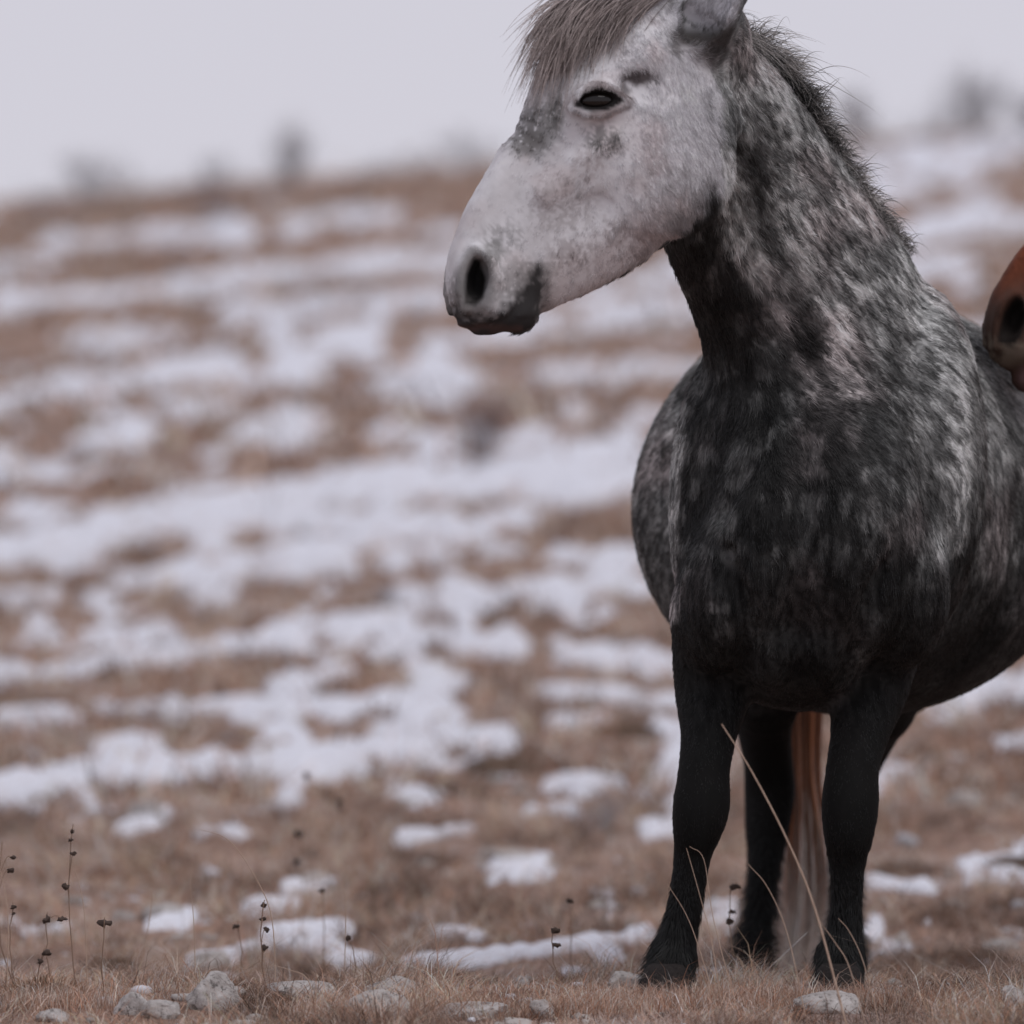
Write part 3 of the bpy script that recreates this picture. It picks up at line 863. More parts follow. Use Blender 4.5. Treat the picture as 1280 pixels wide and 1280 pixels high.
    flow = flow * (1 - rear[:, None]) + rear[:, None] * np.array([0, .9, -.75])
    # ---------------- head
    h = HEAD.loc(P); hq = h[:, :2].copy(); hq[:, 0] += np.abs(h[:, 2]) * .225 / HS * .9
    sd = poly_sd(hq, HEAD_POLY) + 26 * (fbm(P * 55, 2) - .5)
    hm = sstep(5, -5, sd) * sstep(-.17, -.13, h[:, 2])
    near = hm > 0
    if near.any():
        p, u, v, w = P[near], hq[near, 0], hq[near, 1], h[near, 2]
        g = .80 * (.93 + .22 * (fbm(p * 16, 3) - .5) + .16 * (fbm(p * 120, 2) - .5))
        hc = g[:, None] * np.array([.985, .97, 1.0])
        wm = sstep(.50, .78, fbm(p * 13 + 9, 3))
        hc = mixc(hc, np.array([.58, .50, .495]), wm * .5)
        jaw = neck_band(u, v, [(690, 372), (740, 345), (800, 318), (850, 285)], 62)
        hc = mixc(hc, np.array([.46, .375, .36]), jaw * .7 * (.6 + .8 * (fbm(p * 30, 2) - .3)).clip(0, 1))
        rear_ch = neck_band(u, v, [(892, 110), (905, 180), (892, 240), (850, 282)], 26)
        hc = hc * (1 - .42 * rear_ch * sstep(.38, .62, fbm(p * np.array([50, 50, 20]), 2)))[:, None]
        def specks(cu, cv, ru, rv_, amt, colr, sc=230, rot=0, thr=.46):
            c_, s_ = math.cos(rot), math.sin(rot)
            a = (u - cu) * c_ + (v - cv) * s_; b = -(u - cu) * s_ + (v - cv) * c_
            m = sstep(1.25, .35, np.hypot(a / ru, b / rv_))
            return m * amt * sstep(thr - .10, thr + .10, fbm(p * sc, 2) + (m - .5) * .25), colr
        for m, cc in (specks(668, 160, 36, 42, 1.0, (.085, .085, .08), 200, 0, .40), specks(655, 182, 28, 22, .95, (.10, .09, .085), 200, 0, .40), specks(692, 142, 13, 36, 1.0, (.06, .06, .055), 230, 0, .38),
                      specks(752, 178, 32, 24, .9, (.10, .10, .095), 190, 0, .53), specks(735, 210, 26, 26, .6, (.25, .19, .18), 120, 0, .52),
                      specks(628, 300, 36, 28, .6, (.15, .145, .14), 210, 0, .55), specks(614, 318, 16, 26, .8, (.12, .12, .11), 200), specks(700, 262, 70, 50, .5, (.25, .22, .21), 200, 0, .62),
                      specks(712, 318, 40, 26, .65, (.14, .10, .095), 140, 0, .55), specks(640, 355, 42, 34, .75, (.15, .145, .14), 190, -.7, .48),
                      specks(566, 368, 16, 30, .8, (.13, .13, .13), 160, 0, .45), specks(840, 240, 60, 60, .35, (.25, .22, .21), 110, 0, .56),
                      specks(780, 300, 60, 30, .5, (.2, .15, .14), 130, .5, .55)):
            hc = mixc(hc, np.array(cc), m * speck)
        brow = sstep(1.2, .6, np.hypot(((u - 797) * .97 + (v - 101) * .1) / 25, ((v - 101) * .97) / 11) + .5 * (fbm(p * 120, 2) - .5))
        brow2 = sstep(1.2, .5, np.hypot((u - 778) / 9, (v - 117) / 12) + .5 * (fbm(p * 120, 2) - .5)) * .8
        hc = mixc(hc, np.array([.075, .06, .06]), np.maximum(brow, brow2) * .92)
        fore = sstep(60, 0, v - .55 * (u - 640)) * sstep(0, 40, 800 - u) * sstep(110, 40, v)
        hc = mixc(hc, np.array([.24, .20, .19]), fore * .7)
        pollc = sstep(820, 850, u) * sstep(95, 65, v - .2 * (u - 850))
        hc = mixc(hc, np.array([.10, .085, .08]), pollc * sstep(.35, .6, fbm(p * 40, 2)) * .85)
        near_side = w > 0
        ed = poly_sd(np.stack([u, v], 1), EYE_POLY)
        hc = mixc(hc, np.array([.30, .245, .24]), sstep(22, 6, ed) * .6 * sstep(.3, .55, fbm(p * 60, 2)) * (np.abs(w) > .05))
        hc = mixc(hc, np.array([.012, .010, .010]), sstep(6, 1, ed) * (np.abs(w) > .06))
        nd = poly_sd(np.stack([u, v], 1), NOS_POLY)
        hc = mixc(hc, np.array([.16, .155, .15]), sstep(14, 2, nd) * .75)
        hc = mixc(hc, np.array([.012, .011, .011]), sstep(-2, -8, nd))
        ld = poly_sd(np.stack([u, v], 1), LIP_POLY) + 16 * (fbm(p * 110, 2) - .5)
        hc = mixc(hc, np.array([.20, .185, .18]), sstep(26, 2, ld) * .6 * (v > 330))
        hc = mixc(hc, np.array([.026, .024, .024]), sstep(10, -9, ld) * .97)
        pink = sstep(8, 0, np.abs(v - 412 - 10 * (fbm(p * 40, 2) - .5))) * sstep(9, -4, ld) * (u < 650)
        hc = mixc(hc, np.array([.10, .065, .06]), pink * .7)
        ear = sstep(50, 20, v - (u - 838) * .9 + 22) * (u > 838) * 0
        col[near] = col[near] * (1 - hm[near][:, None]) + hc * hm[near][:, None]
        # head hair: shorter, finer
        bare = np.maximum(sstep(6, 0, ed) * (np.abs(w) > .06), np.maximum(sstep(2, -3, nd), sstep(2, -8, ld)))
        hl = np.interp(u, [560, 640, 760, 830, 900], [.006, .008, .010, .015, .026]) * (1 - .85 * bare)
        fl_len[near] = fl_len[near] * (1 - hm[near]) + hl * hm[near]
        rad[near] = .00040
        R0, R1 = HEAD.R[0], HEAD.R[1]
        ck = sstep(690, 800, u)
        fh = (1 - ck)[:, None] * (-.45 * R0 - .85 * R1) + ck[:, None] * (.35 * R0 - .9 * R1)
        flow[near] = flow[near] * (1 - hm[near][:, None]) + fh * hm[near][:, None]
    # ---------------- ears and poll behind the head outline
    em = sstep(48, 22, poly_sd(h[:, :2], [(846, 40), (880, 68), (905, 30), (975, -90), (930, -100), (860, -10)]) + 30 * (fbm(P * 45, 2) - .5) + 14) * sstep(.01, .035, h[:, 2])
    em = np.maximum(em, (h[:, 2] < -.05) * sstep(0, -20, h[:, 1]) * (h[:, 0] > 790))
    top = em > 0
    if top.any():
        p = P[top]; u, v, w = h[top, 0], h[top, 1], h[top, 2]
        fr = -.75 * HEAD.R[0] + .55 * HEAD.R[2] - .35 * HEAD.R[1]
        inside = sstep(-.1, .45, N[top] @ (fr / np.linalg.norm(fr))) * sstep(46, 24, v)
        ec = np.full((len(p), 3), .15) * (.5 + 1.0 * fbm(p * 50, 2))[:, None]
        ec = mixc(ec, np.array([.062, .052, .049]), sstep(25, 55, v) * .85)
        ec = mixc(ec, np.array([.56, .55, .58]), inside * .9)
        e1 = em[top][:, None]
        col[top] = col[top] * (1 - e1) + ec * e1
        fl_len[top] = .014
        flow[top] = flow[top] * (1 - e1) + (.5 * HEAD.R[0] + .8 * HEAD.R[1]) * e1
    return np.clip(col, .004, .8), fl_len, rad, flow

def tangent(flow, N):
    f = flow - N * np.einsum('ij,ij->i', flow, N)[:, None]
    return f / np.maximum(np.linalg.norm(f, axis=1, keepdims=True), 1e-5)

def grow_fur(V, Q, VN, FA, coat, count, face_y=-1.0, back=.3, keep=None, lift=.30, k=4, seed=3):
    r = np.random.default_rng(seed)
    fc = V[Q].mean(1); fn = VN[Q].mean(1)
    wgt = FA * (back + (1 - back) * sstep(-.25, .1, fn[:, 1] * face_y))
    if keep is not None: wgt = wgt * keep(fc)
    f = r.choice(len(Q), count, p=wgt / wgt.sum())
    a, b = r.random(count)[:, None], r.random(count)[:, None]
    q = Q[f]
    bl = lambda A: (A[q[:, 0]] * (1 - a) + A[q[:, 1]] * a) * (1 - b) + (A[q[:, 3]] * (1 - a) + A[q[:, 2]] * a) * b
    P, N = bl(V), bl(VN); N /= np.linalg.norm(N, axis=1, keepdims=True)
    col, ln, rad, flow = coat(P, N)
    flow = flow + .30 * (np.stack([fbm(P * 22 + 7 * j, 2) for j in range(3)], 1) - .5) * 2
    T = tangent(flow, N)
    jit = r.normal(0, 1, (count, 3)) * .16
    T = tangent(T + jit, N)
    L = (ln * r.uniform(.65, 1.25, count))[:, None]
    lf = (lift * r.uniform(.5, 1.5, count))[:, None]
    clump = np.stack([vnoise(P / .009 + 31 * j) for j in range(3)], 1) - .5
    S = np.linspace(0, 1, k)
    pts = np.stack([P - N * .0015 + T * L * s + N * L * lf * (s - .55 * s * s) + clump * L * .35 * s * s for s in S], 1)
    R = rad[:, None] * np.interp(S, [0, .5, 1], [1.0, .85, .12])[None]
    col = col * r.lognormal(0, .20, count)[:, None]
    ok = ln > .0015
    return pts[ok], R[ok], np.clip(col[ok], .003, .85)

# ---- materials of the animals
def hair_mat(name, trans=.25, rough=.42, spec=.45):
    m, nt, b = new_mat(name)
    a = nt.nodes.new('ShaderNodeAttribute'); a.attribute_name = 'coat'
    nt.links.new(a.outputs['Color'], b.inputs['Base Color'])
    b.inputs['Roughness'].default_value = rough
    b.inputs['Specular IOR Level'].default_value = spec
    t = nt.nodes.new('ShaderNodeBsdfTranslucent'); nt.links.new(a.outputs['Color'], t.inputs[0])
    mx = nt.nodes.new('ShaderNodeMixShader'); mx.inputs[0].default_value = trans
    nt.links.new(b.outputs[0], mx.inputs[1]); nt.links.new(t.outputs[0], mx.inputs[2])
    nt.links.new(mx.outputs[0], nt.nodes['Material Output'].inputs['Surface'])
    return m

M_HAIR = hair_mat('hair')
M_TAIL = hair_mat('tail_hair', .4)
M_SKIN = attr_mat('coat_skin', rough=.8, spec=.15)
M_EYE, _nt, _b = new_mat('eyeball')
_b.inputs['Base Color'].default_value = (.012, .009, .008, 1); _b.inputs['Roughness'].default_value = .06
_b.inputs['Specular IOR Level'].default_value = .35
M_HOOF, _nt, _b = new_mat('hoof_horn')
_c = ramp(_nt, noise(_nt, 30, 4), [(.3, (.012, .010, .010)), (.7, (.035, .030, .028))])
_nt.links.new(_c, _b.inputs['Base Color']); _b.inputs['Roughness'].default_value = .8; _b.inputs['Specular IOR Level'].default_value = .1

def uv_sphere(c, r, nu=24, nv=14):
    V, Fc = [], []
    for j in range(nv + 1):
        th = math.pi * j / nv
        for i in range(nu):
            ph = 2 * math.pi * i / nu
            V.append((c[0] + r[0] * math.sin(th) * math.cos(ph), c[1] + r[1] * math.sin(th) * math.sin(ph), c[2] + r[2] * math.cos(th)))
    for j in range(nv):
        for i in range(nu):
            a = j * nu + i; b = j * nu + (i + 1) % nu
            Fc.append((a, a + nu, b + nu, b))
    return np.array(V), np.array(Fc)

def hoof_mesh(c, ground, fwd=(0, -1)):
    """a horn capsule from the pastern down to the turf, toe forward"""
    fx, fy = fwd
    V, Fc = [], []
    rings = [(.058, .022, -.006), (.055, .032, -.003), (.047, .039, .002), (.03, .044, .008), (.012, .049, .014), (.0, .052, .018), (-.02, .05, .02)]
    n = 24
    for zz, r, f in rings:
        for i in range(n):
            a = 2 * math.pi * i / n
            lx, ly = r * math.cos(a), r * math.sin(a) * (1.12 if math.sin(a) > 0 else .85)
            V.append((c[0] + lx * fy * -1 + (ly + f) * fx, c[1] + lx * fx + (ly + f) * fy, ground + zz))
    for j in range(len(rings) - 1):
        for i in range(n):
            a = j * n + i; b = j * n + (i + 1) % n
            Fc.append([a, b, b + n, a + n])
    Fc.append(list(range(n))[::-1]); Fc.append([len(V) - n + i for i in range(n)])
    return np.array(V), Fc

def strands(roots, dirs, length, k, rad, rs, grav=.0, curl=.0, taper=.15, clump=.3, cs=.02):
    """roots (n,3), dirs (n,3) unit; simple bending locks"""
    n = len(roots); S = np.linspace(0, 1, k)
    L = length[:, None]
    cl = np.stack([vnoise(roots / cs + 13 * j) for j in range(3)], 1) - .5
    ph = rs.uniform(0, 6.28, (n, 1)); ph2 = vnoise(roots / (cs * 1.5))[:, None] * 12
    side = np.cross(dirs, rs.normal(0, 1, (n, 3))); side /= np.linalg.norm(side, axis=1, keepdims=True)
    pts = []
    for s in S:
        p = roots + dirs * L * s + np.array([0, 0, -1.0]) * grav * L * s * s + cl * L * clump * s + side * L * curl * np.sin(ph * .3 + ph2 + 5 * s) * s
        pts.append(p)
    pts = np.stack(pts, 1)
    R = np.full((n, 1), rad) * np.interp(S, [0, .3, 1], [.8, 1, taper])[None]
    return pts, R

# ------------------------------------------------------------------ build the grey
F, hoofs = grey_field()
V, Q = surface_nets(F); del F
V = smooth_mesh(V, Q, 3)
VN, FA = vert_normals(V, Q)
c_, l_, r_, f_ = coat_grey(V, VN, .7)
GREY = empty('grey_horse', (.60, 9.6, 0))
tag(GREY, 'dapple grey horse facing us with its pale head turned to the left', 'horse')
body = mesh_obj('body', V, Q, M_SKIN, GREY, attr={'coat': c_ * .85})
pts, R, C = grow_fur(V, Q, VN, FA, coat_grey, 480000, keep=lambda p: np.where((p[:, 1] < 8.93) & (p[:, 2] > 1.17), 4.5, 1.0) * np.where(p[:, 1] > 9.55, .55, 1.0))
hair_obj('coat', pts, R, C, M_HAIR, GREY)
# eyes
def eye_mesh(H, sg):
    v, f = uv_sphere((0, 0, 0), (.050, .028, .050), 48, 32)
    c = H.pt(744.5 - .085 * .225 / HS * .9, 131, sg * .0590)
    q = c + H.s * (v[:, 0:1] * H.R[0] + v[:, 2:3] * .56 * H.R[1] + sg * v[:, 1:2] * (.050 / .028) * H.R[2])
    return q, f if sg < 0 else f
for sg in (1, -1):
    ev, ef = eye_mesh(HEAD, sg)
    mesh_obj('eye', ev, ef, M_EYE, GREY)
for hp in hoofs:
    g = 0.0 if hp[1] < 9.6 else -.115
    hv, hf = hoof_mesh((hp[0], hp[1] - .005), g)
    mesh_obj('hoof', hv, hf, M_HOOF, GREY)

rs = np.random.default_rng(21)
# mane: short, thrown over the near side of the crest
n = 7000
cp = catmull([W(872, 30, 8.80), W(905, 48, 8.86), W(950, 70, 8.93), W(995, 108, 8.99), W(1032, 165, 9.06), W(1068, 232, 9.14), W(1100, 275, 9.22), W(1130, 305, 9.32)], 12)
tt = rs.random(n) ** .9 * (len(cp) - 1.01); i0 = tt.astype(int); fr = (tt - i0)[:, None]
rt = cp[i0] * (1 - fr) + cp[i0 + 1] * fr + rs.normal(0, 1, (n, 3)) * np.array([.010, .018, .007])
rt[:, 2] -= .012
q = tt / len(cp)
dr = np.stack([np.full(n, .34) + rs.normal(0, .20, n), np.full(n, -.22) + rs.normal(0, .35, n), np.full(n, .60) + rs.normal(0, .18, n)], 1)
dr /= np.linalg.norm(dr, axis=1, keepdims=True)
ml = np.interp(q, [0, .15, .5, .8, 1], [.095, .092, .058, .042, .020]) * rs.lognormal(-.2, .35, n)
pts, R = strands(rt, dr, ml, 7, .00062, rs, grav=.72, curl=.10, clump=.8, cs=.022)
lt = sstep(.45, .6, vnoise(rt / .022)) * .6 + .4 * (rs.random(n) > .6)
mc = np.array([.038, .037, .036]) + (lt ** 1.25)[:, None] * np.array([.46, .43, .41]) * rs.uniform(.4, 1.1, n)[:, None]
_tip = np.interp(np.linspace(0, 1, 7), [0, .35, 1], [.35, .7, 1.9])[None, :, None]
hair_obj('mane', pts, R, np.clip(mc[:, None, :] * _tip, 0, .8), M_HAIR, GREY)
# forelock: falls from the poll over the forehead
n = 3000
a = rs.random(n)
rt = np.array([HEAD.pt(842 - 120 * x + rs.normal(0, 8), -22 + 18 * abs(x - .4) + rs.normal(0, 5), rs.uniform(-.045, .062)) for x in a])
end = np.array([HEAD.pt(748 - 94 * x + rs.normal(0, 16), 48 + 52 * x + rs.normal(0, 26), .01 + .08 * rs.random()) for x in a])
S = np.linspace(0, 1, 8)
mid = (rt + end) / 2 + HEAD.R[2] * .035 - HEAD.R[0] * .030 + np.array([0, 0, .022])
cl = np.stack([vnoise(end / .016 + 9 * j) for j in range(3)], 1) - .5
pts = np.stack([rt * (1 - s) ** 2 + 2 * mid * s * (1 - s) + end * s * s + cl * .045 * s * s for s in S], 1)
R = np.full((n, 1), .00055) * np.interp(S, [0, .6, 1], [1, 1, .15])[None]
lt = .6 * sstep(.42, .62, vnoise(end / .013 + 3)) + .4 * rs.random(n)
fc = np.array([.15, .124, .116]) + lt[:, None] * np.array([.46, .405, .39])
hair_obj('forelock', pts, R, fc, M_HAIR, GREY)
# tail: brown above, bleached below, hanging behind the hind legs
n = 2600
ctr = catmull([(.66, 10.80, 1.06), (.645, 10.83, .80), (.628, 10.80, .50), (.622, 10.74, .25), (.618, 10.70, .05), (.600, 10.66, -.10)], 6)
wd = np.interp(np.linspace(0, 1, len(ctr)), [0, .3, .55, .75, 1], [.025, .040, .030, .062, .050])
off = rs.normal(0, .62, (n, 2)).clip(-1.2, 1.2)
cl = np.stack([vnoise(np.stack([off[:, 0] * 2.2, off[:, 1] * 2.2, np.full(n, 5.0 * j)], 1)) for j in range(2)], 1) - .5
lnf = rs.uniform(.72, 1.04, n)
pts = []
tS = np.linspace(0, 1, 12)
for s in tS:
    ff = np.clip(s * lnf, 0, 1) * (len(ctr) - 1.001); i0 = ff.astype(int); fr = (ff - i0)[:, None]
    c = ctr[i0] * (1 - fr) + ctr[i0 + 1] * fr
    w = wd[i0] * (1 - fr[:, 0]) + wd[i0 + 1] * fr[:, 0]
    p = c.copy(); p[:, 0] += w * (off[:, 0] + .7 * cl[:, 0] * s) + .006 * np.sin(off[:, 1] * 9 + 7 * s) ; p[:, 1] += w * (off[:, 1] + .7 * cl[:, 1] * s)
    pts.append(p)
pts = np.stack(pts, 1)
R = np.full((n, 1), .0010) * np.interp(tS, [0, .7, 1], [1, 1, .2])[None]
hue = sstep(.24, .0, pts[:, :, 2] + .10 * rs.normal(0, 1, (n, 1)))[:, :, None]
tc = np.array([.30, .125, .062]) * (1 - hue) + np.array([.95, .82, .74]) * hue
tc = tc * rs.lognormal(0, .5, (n, 1, 1))
hair_obj('tail', pts, R, np.clip(tc, 0, .92), M_TAIL, GREY)

# ------------------------------------------------------------------ the chestnut coming in from the right
_TH = math.radians(11)                     # its head is carried a little higher than the grey's
_ax = np.array([math.cos(_TH), .10, -math.sin(_TH)]); _ax /= np.linalg.norm(_ax)
_n2 = np.array([.10, -1, 0.0]); _n2 -= _ax * (_n2 @ _ax); _n2 /= np.linalg.norm(_n2)
_az = np.cross(_n2, _ax); _az = _az if _az[2] > 0 else -_az
_HS2 = 1.0
HEAD2 = HeadFrame((0, 0, 0), _ax, _az, _n2, _HS2)
HEAD2.o = W(1233, 400, 9.52) - (HEAD2.pt(556, 358) - HEAD2.o)
def chestnut_field():
    F = Field(spaced([(.84, 1.20, .006), (1.20, 4.0, .018)]), spaced([(9.1, 10.3, .014)]), spaced([(-.08, .95, .018), (.95, 1.5, .008), (1.5, 2.05, .016)]))
    up = (0, 0, 1); c = 9.72
    loft(F, [[1.98, c, 1.02, *up, .18, .24, .26], [2.2, c, 1.02, *up, .26, .34, .34], [2.6, c, 1.0, *up, .32, .36, .36], [3.0, c, 1.02, *up, .31, .36, .34], [3.35, c, 1.10, *up, .25, .30, .30], [3.6, c, 1.12, *up, .14, .22, .22]], .06)
    poll = HEAD2.pt(880, 60)
    q = HEAD2.pt(850, 130)
    b = np.array([2.12, c, 1.12])
    dn = (-.3, 0, .9)
    loft(F, [[*b, *dn, .19, .28, .30], [*(b * .55 + q * .45 + np.array([0, 0, .06])), *dn, .12, .19, .21], [*(b * .12 + q * .88), *dn, .085, .13, .15]], .08)
    for sx, sy in ((2.08, -.15), (2.14, .15)):
        blob(F, (sx + .06, c + sy * .9, .98), (.17, .11, .27), .08)
        limb(F, [((sx, c + sy, .86), .10), ((sx, c + sy, .66), .07), ((sx, c + sy, .42), .055), ((sx, c + sy, .36), .045), ((sx, c + sy, .16), .033), ((sx, c + sy, .10), .04), ((sx - .02, c + sy, .05), .036)])
    for sx, sy in ((3.38, -.15), (3.30, .15)):
        blob(F, (sx, c + sy * .9, 1.0), (.22, .12, .32), .1)
        limb(F, [((sx - .02, c + sy, .85), .13), ((sx + .02, c + sy, .62), .08), ((sx + .12, c + sy, .46), .055), ((sx + .10, c + sy, .38), .045), ((sx + .05, c + sy, .16), .034), ((sx + .04, c + sy, .10), .04), ((sx + .02, c + sy, .05), .036)])
    add_head(F, HEAD2)
    # hanging lower lip
    for w in (0,):
        p = HEAD2.pt(628, 424)
        blob(F, p, (.034, .030, .030), .012)
        blob(F, HEAD2.pt(650, 405), (.036, .030, .032), .03)
    add_ears(F, HEAD2, [(HEAD2.pt(868, 45, s * .055), HEAD2.pt(880, 0, s * .075), HEAD2.pt(905, -85, s * .085), -HEAD2.R[0], 1.0) for s in (1, -1)])
    return F
def coat_chestnut(P, N, speck=1.0):
    n = len(P); h = HEAD2.loc(P); u = h[:, 0] + np.abs(h[:, 2]) * .1 / HS; v = h[:, 1]
    f = fbm(P * 40, 3); g = fbm(P * 130, 2)
    col = np.array([.15, .042, .020]) * (.55 + .9 * f)[:, None] * (.7 + .6 * g)[:, None]
    hd = poly_sd(np.stack([u, v], 1), HEAD_POLY) < 20
    muz = sstep(255, 330, v + .55 * (u - 600) + 40 * (f - .5)) * hd
    col = mixc(col, np.array([.042, .026, .020]), muz * .9)
    pale = sstep(1.2, .5, np.hypot((u - 585) / 42, (v - 395) / 24)) * hd
    col = mixc(col, np.array([.20, .165, .13]), pale * .7 * sstep(.3, .6, f))
    snip = sstep(1.2, .5, np.hypot((u - 622) / 26, (v - 330) / 9) + .6 * (g - .5)) * hd
    col = mixc(col, np.array([.34, .25, .22]), snip * .75)
    pink = sstep(1.2, .5, np.hypot((u - 632) / 24, (v - 426) / 22)) * hd
    col = mixc(col, np.array([.13, .075, .075]), pink * .8)
    nd = poly_sd(np.stack([u, v], 1), NOS_POLY); col = mixc(col, np.array([.012, .009, .008]), sstep(2, -5, nd) * hd)
    leg = sstep(.5, .3, P[:, 2]); col = mixc(col, np.array([.05, .025, .018]), leg)
    ln = np.where(hd, np.interp(u, [560, 640, 800], [.005, .008, .014]), .022) * np.where(nd < 0, .2, 1)
    flow = np.where(hd[:, None], -.3 * HEAD2.R[0] - .8 * HEAD2.R[1], np.array([.7, 0, -.7]))
    return np.clip(col, .004, .8), ln, np.where(hd, .00042, .0009), flow
F2 = chestnut_field()
V, Q = surface_nets(F2); del F2
V = smooth_mesh(V, Q, 2); VN, FA = vert_normals(V, Q)
CHES = empty('chestnut_horse', (2.2, 9.72, 0))
tag(CHES, 'chestnut horse with only its brown muzzle showing at the right edge', 'horse')
c_, _, _, _ = coat_chestnut(V, VN)
mesh_obj('body', V, Q, M_SKIN, CHES, attr={'coat': c_})
pts, R, C = grow_fur(V, Q, VN, FA, coat_chestnut, 90000, keep=lambda p: np.where(p[:, 0] < 1.3, 14.0, 1.0), seed=9)
hair_obj('coat', pts, R, C, M_HAIR, CHES)
for sg in (1, -1):
    ev, ef = eye_mesh(HEAD2, sg)
    mesh_obj('eye', ev, ef, M_EYE, CHES)
for hx, hy in ((2.06, 9.57), (2.12, 9.87), (3.40, 9.57), (3.32, 9.87)):
    hv, hf = hoof_mesh((hx, hy), float(ground_z(np.array([hx]), np.array([hy]))[0]), (-1, 0))
    mesh_obj('hoof', hv, hf, M_HOOF, CHES)
rs = np.random.default_rng(31)
n = 2500
_t = rs.random(n)[:, None]; _pa = HEAD2.pt(870, -5); _pb = np.array([2.25, 9.72, 1.42])
rt = _pa * (1 - _t) + _pb * _t + np.array([0, 0, .05]) * np.sin(_t * math.pi) + rs.normal(0, .012, (n, 3))
dr = np.stack([rs.normal(.1, .2, n), rs.normal(-.6, .3, n), rs.normal(.3, .2, n)], 1); dr /= np.linalg.norm(dr, axis=1, keepdims=True)
pts, R = strands(rt, dr, rs.uniform(.12, .24, n), 7, .0012, rs, grav=1.0, curl=.06, clump=.4, cs=.04)
hair_obj('mane', pts, R, np.array([.20, .085, .045]) * rs.lognormal(0, .3, n)[:, None], M_HAIR, CHES)
rt = np.array([3.70, 9.72, 1.22]) + rs.normal(0, .02, (n, 3)); dr = np.stack([rs.normal(.35, .08, n), rs.normal(0, .1, n), rs.normal(-.9, .05, n)], 1)
pts, R = strands(rt, dr / np.linalg.norm(dr, axis=1, keepdims=True), rs.uniform(.7, 1.0, n), 9, .0013, rs, grav=.12, curl=.02, clump=.12, cs=.02)
hair_obj('tail', pts, R, np.array([.22, .10, .055]) * rs.lognormal(0, .3, n)[:, None], M_HAIR, CHES)

# ================================================================== stones in the turf
ICO3, ICO3F = ico(4)
M_ROCK, _nt, _b = new_mat('limestone')
_tc = _nt.nodes.new('ShaderNodeTexCoord')
_r1 = ramp(_nt, noise(_nt, 24, 6, .65, _tc.outputs['Object']), [(.25, (.17, .155, .145)), (.45, (.40, .37, .355)), (.75, (.60, .57, .56))])
_r2 = ramp(_nt, noise(_nt, 90, 5, .7, _tc.outputs['Object']), [(.36, (.16, .15, .14)), (.46, (1, 1, 1))])
_mm = _nt.nodes.new('ShaderNodeMix'); _mm.data_type = 'RGBA'; _mm.blend_type = 'MULTIPLY'; _mm.inputs[0].default_value = .8
_nt.links.new(_r1, _mm.inputs[6]); _nt.links.new(_r2, _mm.inputs[7]); _nt.links.new(_mm.outputs[2], _b.inputs['Base Color'])
_b.inputs['Roughness'].default_value = .9
bump(_nt, noise(_nt, 70, 6, .7, _tc.outputs['Object']), _b, .8, .008)
def rock(u, v, wpx, hpx, label, seed, sink=.30, dep=.8):
    g = ground_hit(u, v)
    if g is None: return
    s = g[1] / FPX
    r = np.random.default_rng(seed)
    q = ICO3.copy()
    for _ in range(9):                                   # broken planes
        n = r.normal(0, 1, 3); n /= np.linalg.norm(n); h = r.uniform(.5, .85)
        d = q @ n - h
        q = q - np.where(d > 0, d, 0)[:, None] * n * .92
    q = q * (1 + .26 * (fbm(ICO3 * 2.1 + seed * 3.1, 4) - .5) + .10 * (fbm(ICO3 * 9 + seed, 3) - .5))[:, None]
    a = r.uniform(0, 6.28); c, s_ = math.cos(a), math.sin(a)
    q = np.stack([q[:, 0] * c - q[:, 1] * s_, q[:, 0] * s_ + q[:, 1] * c, q[:, 2]], 1)
    q = q * np.array([wpx * s * 1.12, wpx * s * dep, hpx * s * 1.6])
    lo = q[:, 2].min()
    z0 = g[2] - lo * (1 - sink) * .75 - .004
    o = mesh_obj('limestone_rock', q + np.array([g[0], g[1], z0]), ICO3F, M_ROCK, smooth=False, loc=(g[0], g[1], z0))
    tag(o, label, 'rock', 'pale stones lying in the turf')
ROCKS = [
    (165, 1268, 24, 15, 'grey white rock at the bottom edge, left of the rounder rock with a sharp ridge'), (205, 1274, 24, 12, 'low stone at the bottom edge wedged between two larger pale rocks'),
    (272, 1262, 38, 21, 'largest pale rock at the bottom left, sloping down to the right'), (66, 1276, 22, 9, 'small pale stone cut by the bottom edge near the left corner'),
    (370, 1252, 46, 14, 'flat pale slab in the grass right of the large sloping rock'), (490, 1250, 36, 14, 'thin dark topped slab lying on a lichened stone at the bottom centre'),
    (482, 1272, 46, 17, 'dark mottled stone under the thin slab at the bottom centre'), (590, 1274, 52, 11, 'long flat stone along the bottom edge, right of the mottled one'),
    (678, 1272, 16, 12, 'small upright pale stone at the bottom edge between centre and horse'), (652, 1232, 9, 7, 'tiny white stone in the grass below the curved snow strip'),
    (782, 1244, 26, 15, 'grey stone beside the outer front hoof on the left'), (262, 1218, 36, 14, 'broad grey rock in front of the near snow patch at left'),
    (1270, 1262, 22, 15, 'grey stone at the lower right corner'), (1255, 1190, 26, 10, 'blurred pale stone low on the right edge'), (1125, 1188, 17, 10, 'white round stone in the grass right of the front legs'),
    (1040, 1266, 48, 12, 'flat grey stone under the front hooves at the bottom edge'), (640, 1078, 34, 9, 'blurred white stone behind the curved snow strip'),
    (385, 1106, 30, 8, 'blurred oval white stone at left, above the snow patches'), (205, 1150, 26, 10, 'blurred pale stone between dried flower heads at left'), (155, 1152, 16, 8, 'small blurred stone left of a paler twin at left'),
    (1205, 1010, 22, 9, 'far blurred white stone right of the horse'), (180, 1028, 28, 14, 'far blurred grey boulder below the long snow bank at left'), (1190, 1140, 20, 8, 'blurred grey stone right of the white snow strip')]
for i, (u, v, w_, h_, l_) in enumerate(ROCKS):
    rock(u, v, w_, h_, l_, 100 + i)

